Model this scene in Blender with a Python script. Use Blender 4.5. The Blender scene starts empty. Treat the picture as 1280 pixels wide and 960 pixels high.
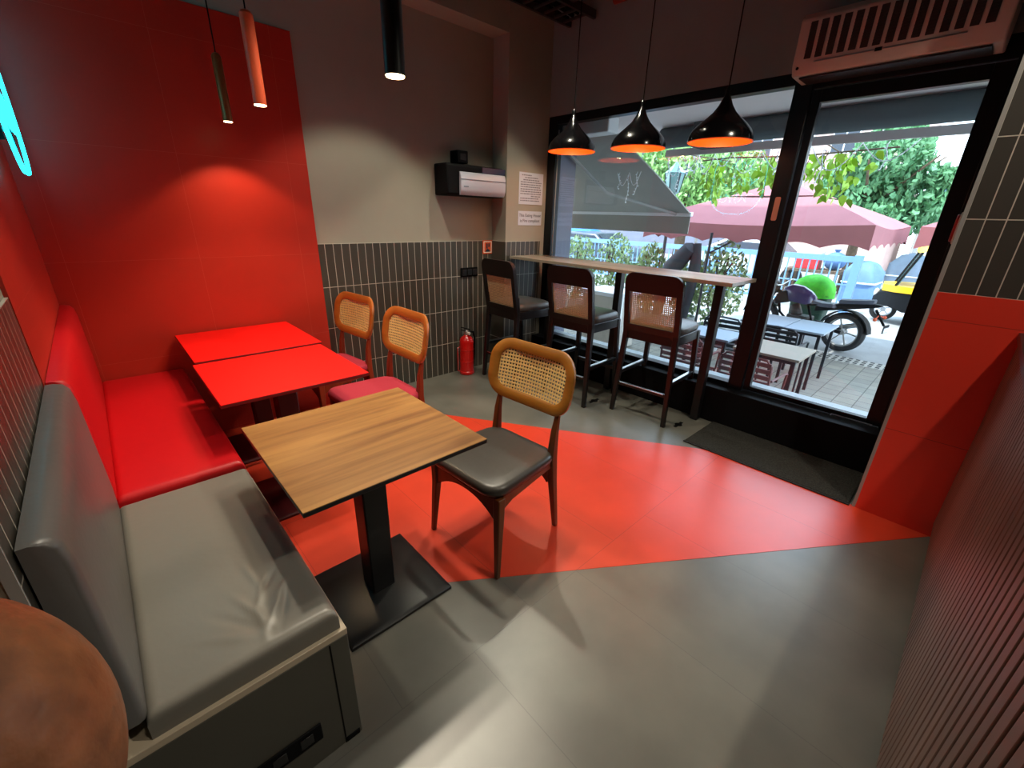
import bpy, bmesh, math, random
from mathutils import Vector, Matrix, Euler
random.seed(7)
PI = math.pi
S = bpy.context.scene
COL = S.collection

# ------------------------------------------------------------------ materials
def new_mat(name):
    m = bpy.data.materials.new(name); m.use_nodes = True
    nt = m.node_tree; nt.nodes.clear()
    out = nt.nodes.new('ShaderNodeOutputMaterial')
    b = nt.nodes.new('ShaderNodeBsdfPrincipled')
    nt.links.new(b.outputs[0], out.inputs[0])
    return m, nt, b
def rgb(c): return (c[0], c[1], c[2], 1)
def srgb(r, g, b):
    f = lambda v: (v/255/12.92) if v/255 <= .04045 else ((v/255+.055)/1.055)**2.4
    return (f(r), f(g), f(b))
def mat(name, c, rough=.5, metal=0, var=.0, vscale=8, bump=0, bscale=60, coat=0, spec=.5, stretch=None):
    m, nt, b = new_mat(name)
    b.inputs['Roughness'].default_value = rough
    b.inputs['Metallic'].default_value = metal
    b.inputs['Specular IOR Level'].default_value = spec
    b.inputs['Coat Weight'].default_value = coat
    b.inputs['Coat Roughness'].default_value = .15
    tc = nt.nodes.new('ShaderNodeTexCoord')
    vec = tc.outputs['Object']
    if stretch:
        mp = nt.nodes.new('ShaderNodeMapping'); mp.inputs['Scale'].default_value = stretch
        nt.links.new(vec, mp.inputs[0]); vec = mp.outputs[0]
    if var > 0:
        n = nt.nodes.new('ShaderNodeTexNoise'); n.inputs['Scale'].default_value = vscale; n.inputs['Detail'].default_value = 5
        nt.links.new(vec, n.inputs['Vector'])
        r = nt.nodes.new('ShaderNodeValToRGB')
        r.color_ramp.elements[0].position = .3; r.color_ramp.elements[1].position = .7
        r.color_ramp.elements[0].color = rgb([x*(1-var) for x in c]); r.color_ramp.elements[1].color = rgb([min(1, x*(1+var)) for x in c])
        nt.links.new(n.outputs[0], r.inputs[0]); nt.links.new(r.outputs[0], b.inputs['Base Color'])
    else:
        b.inputs['Base Color'].default_value = rgb(c)
    if bump > 0:
        n2 = nt.nodes.new('ShaderNodeTexNoise'); n2.inputs['Scale'].default_value = bscale; n2.inputs['Detail'].default_value = 4
        nt.links.new(vec, n2.inputs['Vector'])
        bp = nt.nodes.new('ShaderNodeBump'); bp.inputs['Strength'].default_value = bump; bp.inputs['Distance'].default_value = .01
        nt.links.new(n2.outputs[0], bp.inputs['Height']); nt.links.new(bp.outputs[0], b.inputs['Normal'])
    return m
def brick_mat(name, c1, c2, grout, bw, rh, mortar, axes='XZ', shift=(0, 0), rough=.35, offset=0.0, bump=.3, gr_rough=.7, var=None):
    m, nt, b = new_mat(name)
    tc = nt.nodes.new('ShaderNodeTexCoord'); sp = nt.nodes.new('ShaderNodeSeparateXYZ'); cb = nt.nodes.new('ShaderNodeCombineXYZ')
    nt.links.new(tc.outputs['Object'], sp.inputs[0])
    for i, a in enumerate(axes):
        ad = nt.nodes.new('ShaderNodeMath'); ad.operation = 'ADD'; ad.inputs[1].default_value = shift[i]
        nt.links.new(sp.outputs[a], ad.inputs[0]); nt.links.new(ad.outputs[0], cb.inputs[i])
    t = nt.nodes.new('ShaderNodeTexBrick')
    t.offset = offset; t.squash = 1.0
    t.inputs['Color1'].default_value = rgb(c1); t.inputs['Color2'].default_value = rgb(c2); t.inputs['Mortar'].default_value = rgb(grout)
    t.inputs['Scale'].default_value = 1; t.inputs['Mortar Size'].default_value = mortar; t.inputs['Mortar Smooth'].default_value = .1
    t.inputs['Bias'].default_value = 0; t.inputs['Brick Width'].default_value = bw; t.inputs['Row Height'].default_value = rh
    nt.links.new(cb.outputs[0], t.inputs['Vector'])
    col = t.outputs['Color']
    if var:
        n = nt.nodes.new('ShaderNodeTexNoise'); n.inputs['Scale'].default_value = var[0]; n.inputs['Detail'].default_value = 6
        nt.links.new(tc.outputs['Object'], n.inputs['Vector'])
        mr = nt.nodes.new('ShaderNodeMapRange'); mr.inputs['From Min'].default_value = .3; mr.inputs['From Max'].default_value = .7
        mr.inputs['To Min'].default_value = 1-var[1]; mr.inputs['To Max'].default_value = 1+var[1]
        nt.links.new(n.outputs[0], mr.inputs[0])
        mx = nt.nodes.new('ShaderNodeVectorMath'); mx.operation = 'SCALE'
        nt.links.new(col, mx.inputs[0]); nt.links.new(mr.outputs[0], mx.inputs['Scale']); col = mx.outputs[0]
    nt.links.new(col, b.inputs['Base Color'])
    b.inputs['Roughness'].default_value = rough; b.inputs['Specular IOR Level'].default_value = .8 if 'floor' in name else .5
    if bump:
        bp = nt.nodes.new('ShaderNodeBump'); bp.inputs['Strength'].default_value = bump; bp.inputs['Distance'].default_value = .003; bp.invert = True
        nt.links.new(t.outputs['Fac'], bp.inputs['Height']); nt.links.new(bp.outputs[0], b.inputs['Normal'])
    return m
def emis(name, c, s):
    m = bpy.data.materials.new(name); m.use_nodes = True; nt = m.node_tree; nt.nodes.clear()
    o = nt.nodes.new('ShaderNodeOutputMaterial'); e = nt.nodes.new('ShaderNodeEmission')
    e.inputs[0].default_value = rgb(c); e.inputs[1].default_value = s
    nt.links.new(e.outputs[0], o.inputs[0]); return m
def wood_mat(name, dark, light, axis='x', scale=1.0, rough=.4):
    m, nt, b = new_mat(name)
    tc = nt.nodes.new('ShaderNodeTexCoord'); mp = nt.nodes.new('ShaderNodeMapping')
    s = {'x': (1.2, 16, 16), 'y': (16, 1.2, 16), 'z': (16, 16, 1.2)}[axis]
    mp.inputs['Scale'].default_value = [k*scale for k in s]
    nt.links.new(tc.outputs['Object'], mp.inputs[0])
    n = nt.nodes.new('ShaderNodeTexNoise'); n.inputs['Scale'].default_value = 1; n.inputs['Detail'].default_value = 8; n.inputs['Distortion'].default_value = .4
    nt.links.new(mp.outputs[0], n.inputs['Vector'])
    n2 = nt.nodes.new('ShaderNodeTexNoise'); n2.inputs['Scale'].default_value = .35; n2.inputs['Detail'].default_value = 2
    nt.links.new(mp.outputs[0], n2.inputs['Vector'])
    ad = nt.nodes.new('ShaderNodeMath'); ad.operation = 'MULTIPLY_ADD'; ad.inputs[1].default_value = .5
    nt.links.new(n.outputs[0], ad.inputs[0])
    h = nt.nodes.new('ShaderNodeMath'); h.operation = 'MULTIPLY'; h.inputs[1].default_value = .5
    nt.links.new(n2.outputs[0], h.inputs[0]); nt.links.new(h.outputs[0], ad.inputs[2])
    r = nt.nodes.new('ShaderNodeValToRGB'); r.color_ramp.elements[0].position = .38; r.color_ramp.elements[1].position = .62
    r.color_ramp.elements[0].color = rgb(dark); r.color_ramp.elements[1].color = rgb(light)
    nt.links.new(ad.outputs[0], r.inputs[0]); nt.links.new(r.outputs[0], b.inputs['Base Color'])
    b.inputs['Roughness'].default_value = rough
    return m
def glass_mat(name, tint=(1, 1, 1), refl=.06):
    m = bpy.data.materials.new(name); m.use_nodes = True; nt = m.node_tree; nt.nodes.clear()
    o = nt.nodes.new('ShaderNodeOutputMaterial'); t = nt.nodes.new('ShaderNodeBsdfTransparent'); g = nt.nodes.new('ShaderNodeBsdfGlossy'); mx = nt.nodes.new('ShaderNodeMixShader')
    t.inputs[0].default_value = rgb(tint); g.inputs['Roughness'].default_value = .02
    fr = nt.nodes.new('ShaderNodeFresnel'); fr.inputs[0].default_value = 1.45
    nt.links.new(fr.outputs[0], mx.inputs[0]); nt.links.new(t.outputs[0], mx.inputs[1]); nt.links.new(g.outputs[0], mx.inputs[2]); nt.links.new(mx.outputs[0], o.inputs[0])
    return m

M = {}
M['plaster'] = mat('grey_plaster', srgb(160, 158, 144), .85, var=.04, vscale=3)
M['plaster_dark'] = mat('dark_grey_plaster', srgb(146, 156, 156), .85, var=.04, vscale=3)
M['ceiling'] = mat('charcoal_ceiling_paint', srgb(70, 68, 66), .9)
M['tile_back'] = brick_mat('back_tile', srgb(70, 67, 60), srgb(62, 59, 53), srgb(196, 190, 176), .0645, .325, .0022, 'XZ', (.0, .0105), .4)
M['tile_left'] = brick_mat('left_tile', srgb(70, 67, 60), srgb(62, 59, 53), srgb(196, 190, 176), .0645, .325, .0022, 'YZ', (.0, .0305), .3)
M['tile_pillar'] = brick_mat('pillar_tile', srgb(66, 64, 60), srgb(60, 58, 54), srgb(190, 184, 172), .0645, .325, .0022, 'YZ', (.0, .055), .4)
M['red_wall'] = brick_mat('red_wall_panel', srgb(186, 46, 30), srgb(182, 45, 29), srgb(200, 90, 70), .62, .6, .0008, 'XZ', (.13, .58), .42, bump=0, var=(2, .06))
M['red_wall_left'] = brick_mat('red_wall_panel_left', srgb(186, 46, 30), srgb(182, 45, 29), srgb(200, 90, 70), .62, .6, .0008, 'YZ', (.13, .58), .42, bump=0, var=(2, .06))
M['red_pillar'] = brick_mat('red_pillar_tile', srgb(222, 60, 42), srgb(216, 56, 40), srgb(160, 40, 30), 1.2, .6, .0015, 'YZ', (.5, .08), .38, bump=.2)
M['floor'] = brick_mat('grey_floor_vinyl', srgb(107, 105, 97), srgb(103, 102, 94), srgb(93, 91, 85), .6, 1.2, .0016, 'XY', (.2, .3), .34, offset=.5, bump=.2, var=(2.6, .24))
M['floor_red'] = brick_mat('red_floor_vinyl', srgb(218, 66, 40), srgb(214, 63, 39), srgb(186, 52, 34), .6, 1.2, .0016, 'XY', (.2, .3), .33, offset=.5, bump=.2, var=(2.6, .10))
M['black'] = mat('black_powder_coat', srgb(22, 22, 24), .38)
M['matte_black'] = mat('matte_black', srgb(14, 14, 16), .7, spec=.12)
M['frame'] = mat('black_aluminium', srgb(16, 19, 23), .38, spec=.3)
M['steel'] = mat('brushed_steel', srgb(190, 192, 196), .3, 1)
M['trimgrey'] = mat('grey_edge_trim', srgb(150, 150, 148), .5)
M['grey_leather'] = mat('grey_leatherette', srgb(120, 116, 108), .38, bump=.12, bscale=18)
M['grey_back'] = mat('dark_grey_leatherette', srgb(92, 90, 88), .38, bump=.1, bscale=25)
M['red_leather'] = mat('red_leatherette', srgb(196, 8, 18), .42, bump=.08, bscale=20)
M['laminate_dark'] = mat('dark_grey_laminate', srgb(80, 78, 70), .5, var=.04)
M['laminate_red'] = mat('red_laminate', srgb(150, 14, 16), .45)
M['beige_edge'] = mat('beige_edge_band', srgb(196, 180, 156), .5)
M['red_top'] = mat('red_table_laminate', srgb(240, 10, 2), .55, spec=.25)
M['wood_top'] = wood_mat('oak_table_laminate', srgb(122, 78, 36), srgb(168, 120, 62), 'x', 1.9, .42)
M['bar_top'] = wood_mat('bar_laminate', srgb(146, 134, 118), srgb(174, 160, 142), 'y', 1.0, .24)
M['honey_wood'] = wood_mat('honey_wood', srgb(132, 84, 24), srgb(162, 106, 38), 'y', 1.2, .35)
M['walnut'] = wood_mat('walnut_wood', srgb(86, 44, 18), srgb(120, 66, 28), 'z', 1.2, .35)
M['rose_wood'] = wood_mat('red_brown_wood', srgb(112, 38, 18), srgb(150, 58, 26), 'z', 1.2, .35)
M['amber_wood'] = wood_mat('amber_wood', srgb(148, 80, 26), srgb(178, 102, 42), 'y', 1.2, .35)
M['ebony'] = wood_mat('dark_stained_wood', srgb(15, 10, 10), srgb(24, 15, 14), 'z', 1.2, .35)
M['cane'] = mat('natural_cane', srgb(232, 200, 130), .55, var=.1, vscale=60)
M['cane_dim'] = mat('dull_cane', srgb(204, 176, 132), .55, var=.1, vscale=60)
M['black_leather'] = mat('black_leatherette', srgb(58, 54, 50), .36, bump=.1, bscale=30)
M['stool_leather'] = mat('charcoal_leatherette', srgb(70, 68, 66), .33, bump=.1, bscale=30)
M['maroon'] = mat('maroon_fabric', srgb(168, 36, 56), .8, bump=.2, bscale=300)
M['brown_leather'] = mat('brown_leather', srgb(136, 86, 54), .45, var=.3, vscale=22, bump=.5, bscale=22)
M['mat'] = mat('coir_mat_grey', srgb(58, 57, 54), .95, var=.45, vscale=120, bump=1, bscale=160, spec=.1)
M['mat_edge'] = mat('mat_rubber_edge', srgb(28, 26, 26), .7)
M['extred'] = mat('extinguisher_red', srgb(196, 14, 12), .3, coat=.4)
M['white_plastic'] = mat('white_plastic', srgb(222, 214, 205), .45)
M['ivory_plastic'] = mat('ivory_plastic', srgb(214, 208, 198), .5)
M['grey_cover'] = mat('pale_grey_plastic', srgb(186, 190, 204), .3)
M['bluegrey'] = mat('bluish_smoked_plastic', srgb(46, 48, 74), .25)
M['paper'] = mat('white_paper', srgb(204, 214, 228), .8)
M['ink'] = mat('dark_ink', srgb(40, 44, 60), .8)
M['ink_pale'] = mat('grey_ink', srgb(120, 124, 140), .8)
M['sign_orange'] = mat('sign_orange', srgb(214, 84, 40), .5)
M['sign_white'] = mat('sign_white', srgb(240, 232, 215), .5)
M['lamp_black'] = mat('lamp_black_enamel', srgb(14, 14, 17), .18, coat=.5)
M['lamp_orange'] = mat('lamp_orange_enamel', srgb(255, 100, 16), .4)
M['tube_orange'] = mat('orange_tube_paint', srgb(226, 96, 58), .4)
M['tube_brass'] = mat('brass_tube', srgb(160, 104, 60), .35, .6)
M['tube_black'] = mat('black_tube_paint', srgb(24, 26, 28), .35)
M['bulb'] = emis('warm_bulb', (1, .72, .38), 14)
M['bulb_orange'] = emis('pendant_bulb', (1, .6, .25), 20)
M['neon'] = emis('cyan_neon', (.01, .60, .78), 9.0)
M['counter_wood'] = wood_mat('counter_wood', srgb(92, 66, 54), srgb(118, 88, 74), 'z', 1.0, .42)
M['counter_top'] = mat('counter_top_black', srgb(30, 28, 28), .4)
M['glass'] = glass_mat('window_glass', (.97, .99, .99))
M['sticker'] = mat('faded_sticker', srgb(170, 120, 104), .6)
M['callred'] = mat('call_point_red', srgb(170, 30, 28), .4)
M['duct'] = mat('duct_dark_metal', srgb(64, 58, 56), .5, .3)
M['redpipe'] = mat('sprinkler_red', srgb(150, 40, 25), .5)
# outdoors
M['paver'] = brick_mat('patio_paver', srgb(138, 132, 118), srgb(126, 122, 112), srgb(84, 80, 74), .20, .20, .005, 'XY', (0, 0), .8, bump=.3, var=(4, .12))
M['road'] = mat('asphalt', srgb(150, 150, 148), .9, var=.1, vscale=3)
M['granite'] = mat('grey_granite', srgb(168, 176, 178), .5, var=.08, vscale=40)
M['drain'] = brick_mat('drain_grate', srgb(40, 38, 36), srgb(40, 38, 36), srgb(170, 166, 156), .09, .12, .02, 'YX', (0, 0), .8, bump=0)
M['bluefence'] = mat('light_blue_paint', srgb(110, 150, 190), .5)
M['maroon_canvas'] = mat('maroon_canvas', srgb(158, 96, 100), .85, var=.06, vscale=4)
M['greycanvas'] = mat('grey_canvas', srgb(150, 150, 144), .9, var=.05, vscale=3)
M['leaf_a'] = mat('leaf_green', srgb(124, 164, 92), .6, var=.35, vscale=2.5)
M['leaf_b'] = mat('leaf_dark_green', srgb(92, 142, 96), .6, var=.4, vscale=1.5)
M['leaf_c'] = mat('leaf_variegated', srgb(150, 172, 120), .6, var=.4, vscale=8)
M['leaf_lime'] = mat('leaf_lime', srgb(150, 190, 50), .6, var=.25, vscale=5)
M['bark'] = mat('bark', srgb(96, 78, 62), .9, var=.3, vscale=14)
M['brownstem'] = mat('stem_brown', srgb(80, 62, 48), .9)
M['rubber'] = mat('tyre_rubber', srgb(26, 26, 28), .7)
M['bike_white'] = mat('bike_white_paint', srgb(214, 216, 230), .25, coat=.5)
M['bike_blue'] = mat('bike_violet_paint', srgb(44, 42, 92), .25, coat=.6)
M['bike_seat'] = mat('bike_seat_vinyl', srgb(70, 76, 90), .5)
M['rick_yellow'] = mat('yellow_paint', srgb(238, 186, 30), .4)
M['rick_black'] = mat('black_body_paint', srgb(22, 23, 26), .55, spec=.15)
M['rick_glass'] = mat('dark_screen', srgb(90, 130, 130), .1, coat=.4)
M['green_cloth'] = mat('bright_green_cover', srgb(70, 190, 40), .7, var=.2, vscale=12, bump=.4, bscale=20)
M['dkgreen'] = mat('dark_green_plastic', srgb(26, 60, 44), .6)
M['teal'] = mat('teal_wire', srgb(40, 190, 160), .5)
M['white_paint'] = mat('white_paint', srgb(226, 228, 230), .5)
M['fairy'] = mat('white_string', srgb(236, 240, 244), .6)
M['cream_wall'] = mat('cream_render', srgb(196, 188, 176), .9, var=.08, vscale=2)
M['pink_wall'] = mat('pink_render', srgb(204, 170, 160), .9, var=.06, vscale=2)
M['slate_wall'] = mat('slate_render', srgb(120, 124, 140), .9, var=.1, vscale=1)
M['dark_pane'] = mat('dark_window_pane', srgb(52, 60, 72), .2)
M['tarp_blue'] = mat('blue_tarpaulin', srgb(88, 120, 160), .7, var=.15, vscale=3)
M['tarp_grey'] = mat('grey_tarpaulin', srgb(120, 132, 146), .7, var=.15, vscale=3)
M['tarp_bluebright'] = mat('bright_blue_tarpaulin', srgb(58, 120, 190), .7, var=.1, vscale=3)
M['car_white'] = mat('white_car_paint', srgb(216, 222, 226), .3, coat=.5)
M['car_dark'] = mat('dark_car_paint', srgb(60, 70, 84), .3, coat=.5)
M['redplastic'] = mat('red_plastic', srgb(210, 50, 52), .4)
M['cafe_metal'] = mat('maroon_metal', srgb(96, 58, 58), .45, .3)
M['cafe_dark'] = mat('dark_metal', srgb(42, 44, 50), .45, .3)
M['cafe_top'] = mat('pale_grey_table_laminate', srgb(150, 160, 172), .45)
M['cafe_top_tan'] = mat('tan_table_laminate', srgb(150, 136, 120), .5)
M['soffit'] = mat('pale_soffit_board', srgb(224, 212, 210), .7, var=.04, vscale=2)
M['shutter_drum'] = mat('grey_painted_drum', srgb(84, 94, 98), .55)
M['canvas_black'] = mat('charcoal_cover_cloth', srgb(52, 52, 58), .8, bump=.4, bscale=14)

# ------------------------------------------------------------------ mesh helpers
class MB:
    def __init__(s): s.v = []; s.f = []; s.mi = []; s.cur = 0
    def add(s, vs, fs, T=None):
        b = len(s.v)
        s.v += [tuple(T @ Vector(p)) if T else tuple(p) for p in vs]
        s.f += [tuple(b+i for i in f) for f in fs]; s.mi += [s.cur]*len(fs)
        return s
    def box(s, x0, x1, y0, y1, z0, z1, T=None):
        vs = [(x, y, z) for z in (z0, z1) for y in (y0, y1) for x in (x0, x1)]
        return s.add(vs, [(0, 2, 3, 1), (4, 5, 7, 6), (0, 1, 5, 4), (2, 6, 7, 3), (0, 4, 6, 2), (1, 3, 7, 5)], T)
    def loft(s, rings, cap=True, T=None, closed_u=False):
        n = len(rings[0]); vs = [p for r in rings for p in r]; fs = []
        m = len(rings)
        for i in range(m if closed_u else m-1):
            for j in range(n):
                a, b_, c, d = i*n+j, i*n+(j+1) % n, ((i+1) % m)*n+(j+1) % n, ((i+1) % m)*n+j
                fs.append((a, b_, c, d))
        if cap and not closed_u:
            fs.append(tuple(reversed(range(n)))); fs.append(tuple((m-1)*n+j for j in range(n)))
        return s.add(vs, fs, T)
    def prism(s, poly, z0, z1, T=None):
        return s.loft([[(x, y, z0) for x, y in poly], [(x, y, z1) for x, y in poly]], True, T)
    def lathe(s, prof, n=24, T=None, cap=True):
        return s.loft([[(r*math.cos(2*PI*k/n), r*math.sin(2*PI*k/n), z) for k in range(n)] for r, z in prof], cap, T)
    def tube(s, path, r, n=8, closed=False, T=None):
        P = [Vector(p) for p in path]; m = len(P)
        rs = r if isinstance(r, (list, tuple)) else [r]*m
        rings = []; up = None
        for i in range(m):
            if closed: t = P[(i+1) % m]-P[i-1]
            else: t = P[min(i+1, m-1)]-P[max(i-1, 0)]
            t = t.normalized() if t.length > 1e-9 else Vector((0, 0, 1))
            if up is None:
                up = Vector((0, 0, 1)) if abs(t.z) < .9 else Vector((1, 0, 0))
            a = t.cross(up)
            if a.length < 1e-6: a = t.orthogonal()
            a.normalize(); b_ = a.cross(t).normalized(); up = b_
            rings.append([tuple(P[i]+rs[i]*(math.cos(2*PI*k/n)*a+math.sin(2*PI*k/n)*b_)) for k in range(n)])
        return s.loft(rings, True, T, closed)
    def bar(s, p, q, w, h=None, up=(0, 0, 1), w2=None, h2=None, T=None):
        p, q = Vector(p), Vector(q); h = h or w; t = (q-p).normalized(); u = Vector(up)
        a = t.cross(u)
        if a.length < 1e-4: a = t.cross(Vector((1, 0, 0)))
        a.normalize(); b_ = a.cross(t).normalized(); w2 = w2 or w; h2 = h2 or h
        R = [[tuple(c+sx*a*ww/2+sy*b_*hh/2) for sx, sy in ((-1, -1), (1, -1), (1, 1), (-1, 1))] for c, ww, hh in ((p, w, h), (q, w2, h2))]
        return s.loft(R, True, T)
    def sphere(s, c, r, n=12, m=8, T=None):
        rx, ry, rz = r if isinstance(r, (list, tuple)) else (r, r, r)
        rings = []
        for i in range(m+1):
            th = PI*i/m; k = max(math.sin(th), 1e-3)
            rings.append([(c[0]+rx*k*math.cos(2*PI*j/n), c[1]+ry*k*math.sin(2*PI*j/n), c[2]-rz*math.cos(th)) for j in range(n)])
        return s.loft(rings, True, T)
    def build(s, name, m, parent=None, loc=None, bevel=0, segs=2, smooth=35, rotz=0):
        me = bpy.data.meshes.new(name); me.from_pydata(s.v, [], s.f)
        ms = m if isinstance(m, (list, tuple)) else [m]
        for k in ms: me.materials.append(k)
        if len(ms) > 1: me.polygons.foreach_set('material_index', s.mi)
        bm = bmesh.new(); bm.from_mesh(me); bmesh.ops.recalc_face_normals(bm, faces=bm.faces); bm.to_mesh(me); bm.free()
        if smooth:
            me.polygons.foreach_set('use_smooth', [True]*len(me.polygons)); me.set_sharp_from_angle(angle=math.radians(smooth))
        me.update()
        o = bpy.data.objects.new(name, me); COL.objects.link(o)
        if parent: o.parent = parent
        if loc: o.location = loc
        if rotz: o.rotation_euler.z = rotz
        if bevel:
            md = o.modifiers.new('bevel', 'BEVEL'); md.width = bevel; md.segments = segs; md.limit_method = 'ANGLE'; md.angle_limit = math.radians(40)
        return o
def tag(o, label, cat, group=None, kind=None):
    o['label'] = label; o['category'] = cat
    if group: o['group'] = group
    if kind: o['kind'] = kind
    return o
def thing(name, label, cat, loc=(0, 0, 0), rotz=0, group=None):
    o = bpy.data.objects.new(name, None); COL.objects.link(o)
    o.location = loc; o.rotation_euler = (0, 0, rotz); o.empty_display_size = .1
    return tag(o, label, cat, group)
def struct(o): o['kind'] = 'structure'; return o
def dup(root, loc, rotz, label):
    r = root.copy(); COL.objects.link(r); r.location = loc; r.rotation_euler = (0, 0, rotz); r['label'] = label
    for ch in list(root.children):
        c = ch.copy(); COL.objects.link(c); c.parent = r
        for g in list(ch.children):
            d = g.copy(); COL.objects.link(d); d.parent = c
    return r
def rrect(w, d, r, n=6, cx=0, cy=0, z=0):
    """rounded rectangle outline in xy, width w along x, d along y"""
    out = []
    for sx, sy, a0 in ((1, 1, 0), (-1, 1, 90), (-1, -1, 180), (1, -1, 270)):
        for k in range(n+1):
            a = math.radians(a0+90*k/n)
            out.append((cx+sx*(w/2-r)+r*math.cos(a), cy+sy*(d/2-r)+r*math.sin(a), z))
    return out
def outline2(w, h, r, n=6):
    return [(p[0], p[1]) for p in rrect(w, h, r, n)]
def cushion(x0, x1, y0, y1, z0, z1, r, nx=30, ny=40, fn=None):
    """upholstered slab: height field with rounded rim"""
    def samp(a, b, n):
        e = [a+r*(1-math.cos(PI/2*k/5)) for k in range(5)]
        mid = [a+r+(b-a-2*r)*k/n for k in range(n+1)]
        return e+mid+[a+b-t for t in reversed(e)]
    X = samp(x0, x1, nx); Y = samp(y0, y1, ny); mb = MB(); vs = []
    def drop(d): return 0 if d >= r else r*(1-math.sqrt(max(0, 1-(1-d/r)**2)))
    for y in Y:
        for x in X:
            d = min(x-x0, x1-x); e = min(y-y0, y1-y)
            z = z1-math.hypot(drop(d), drop(e)) if d < r and e < r else z1-max(drop(d), drop(e))
            z = max(z, z1-r)
            if fn: z += fn(x, y)*min(1, d/(r*1.2))*min(1, e/(r*1.2))
            vs.append((x, y, z))
    W = len(X); H = len(Y); fs = [(j*W+i, j*W+i+1, (j+1)*W+i+1, (j+1)*W+i) for j in range(H-1) for i in range(W-1)]
    rim = [i for i in range(W)]+[j*W+W-1 for j in range(1, H)]+[(H-1)*W+i for i in range(W-2, -1, -1)]+[j*W for j in range(H-2, 0, -1)]
    b = len(vs)
    for i in rim: vs.append((vs[i][0], vs[i][1], z0))
    n = len(rim)
    for k in range(n): fs.append((rim[k], b+k, b+(k+1) % n, rim[(k+1) % n]))
    fs.append(tuple(b+k for k in range(n)))
    return mb.add(vs, fs)

# ------------------------------------------------------------------ room constants (metres)
XL, YB, XG, ZC = -.22, 3.475, 3.50, 3.35
YEND = .91            # near end of the tiled left wall
ZT = 1.29             # top of the wall tiles
XP, YP = 2.92, .14    # face and edge of the right pillar
# floor, with the red inlay
struct(MB().box(-2.4, 3.62, -3.4, YB+.1, -.1, 0).build('floor', M['floor'], smooth=0))
la = lambda x: 2.594-1.52*(x-1.847)
lb = lambda x: 1.236-.686*(x-.816)
red_poly = [(XL, lb(XL)), (XP, lb(XP)), (XP, la(XP)), (1.262, YB), (XL, YB)]
struct(MB().prism(red_poly, 0, .0015).build('floor_red_inlay', M['floor_red'], smooth=0))
struct(MB().box(-2.4, 3.62, -3.4, YB+.1, ZC, ZC+.1).build('ceiling', M['ceiling'], smooth=0))
# left wall (ends at the near end of the bench) and the recess beyond it
struct(MB().box(XL-.15, XL, YEND, YB, 0, ZC).build('wall_left', M['plaster'], smooth=0))
struct(MB().box(XL, XL+.008, YEND, 1.9, 0, 1.27).build('wall_left_tiles', M['tile_left'], smooth=0))
struct(MB().box(XL, XL+.010, 1.9, YB, 0, 2.57).build('wall_left_red_panel', M['red_wall_left'], smooth=0))
struct(MB().box(XL-.004, XL+.011, YEND-.006, YEND, 0, 1.27).build('trim_1', M['trimgrey'], smooth=0))
struct(MB().box(-2.4, XL-.15, YEND, YEND+.12, 0, ZC).build('wall_recess', M['plaster'], smooth=0))
struct(MB().box(-2.5, -2.4, -3.4, YEND+.12, 0, ZC).build('wall_far_left', M['plaster'], smooth=0))
struct(MB().box(-2.4, 3.62, -3.5, -3.4, 0, ZC).build('wall_near', M['plaster_dark'], smooth=0))
# back wall
struct(MB().box(XL-.15, 3.62, YB, YB+.12, -.02, ZC).build('wall_back', M['plaster'], smooth=0))
struct(MB().box(1.238, 2.96, YB-.010, YB, 0, ZT).build('wall_back_tiles', M['tile_back'], smooth=0))
struct(MB().box(XL+.01, 1.238, YB-.014, YB, 0, 2.585).build('wall_back_red_panel', M['red_wall'], smooth=0))
XC, YC = 2.96, 3.27
struct(MB().box(XC, 3.62, YC, YB, 0, ZC).build('wall_corner_column', M['plaster'], smooth=0))
struct(MB().box(XC-.008, 3.44, YC-.008, YC, 0, ZT).box(XC-.008, XC, YC, YB-.010, 0, ZT).build('wall_corner_column_tiles', M['tile_back'], smooth=0))
struct(MB().box(XL, XC, YC+.005, YB, 2.95, ZC).build('ceiling_beam', M['plaster'], smooth=0))
# wall above the shop front
struct(MB().box(XG, XG+.12, .14, YC, 2.415, ZC).build('wall_front', M['plaster_dark'], smooth=0))
# right pillar: tiled above, red below
struct(MB().box(XP, 3.62, -3.4, YP, 0, ZC).build('wall_right', M['plaster_dark'], smooth=0))
struct(MB().box(XP-.010, XP, -3.4, YP-.012, 1.245, ZC).build('wall_right_tiles', M['tile_pillar'], smooth=0))
struct(MB().box(XP-.014, XP, -3.4, YP-.012, 0, 1.245).build('wall_right_red_base', M['red_pillar'], smooth=0))
struct(MB().box(XP-.014, XP+.02, YP-.012, YP+.003, 0, ZC).build('trim_2', M['trimgrey'], smooth=0))
# black plinth under the shop front
struct(MB().box(3.38, 3.60, YP+.003, YC, 0, .29).build('trim_3', M['matte_black'], bevel=.004))
# ------------------------------------------------------------------ shop front
w1 = bpy.data.objects.new('window_1', None); COL.objects.link(w1); struct(w1)
mb = MB()
mb.box(XG, XG+.09, 3.17, YC, .29, 2.415)           # left jamb
mb.box(XG, XG+.09, 1.06, 3.17, 2.345, 2.415)       # head
mb.box(XG, XG+.09, 1.06, 3.17, .29, .325)          # sill rail
mb.box(XG-.012, XG+.10, 1.05, 1.155, .29, 2.415)   # mullion beside the door
mb.build('window_frame', M['frame'], w1, bevel=.004)
MB().box(XG+.04, XG+.046, 1.155, 3.17, .325, 2.345).build('window_pane', M['glass'], w1, smooth=0)
MB().box(XG+.01, XG+.016, 3.145, 3.152, .33, 2.3).build('window_gasket', M['trimgrey'], w1, smooth=0)
d1 = bpy.data.objects.new('door_1', None); COL.objects.link(d1); struct(d1)
mb = MB()
mb.box(XG, XG+.09, YP+.003, .185, .02, 2.36)        # frame jamb
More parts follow.
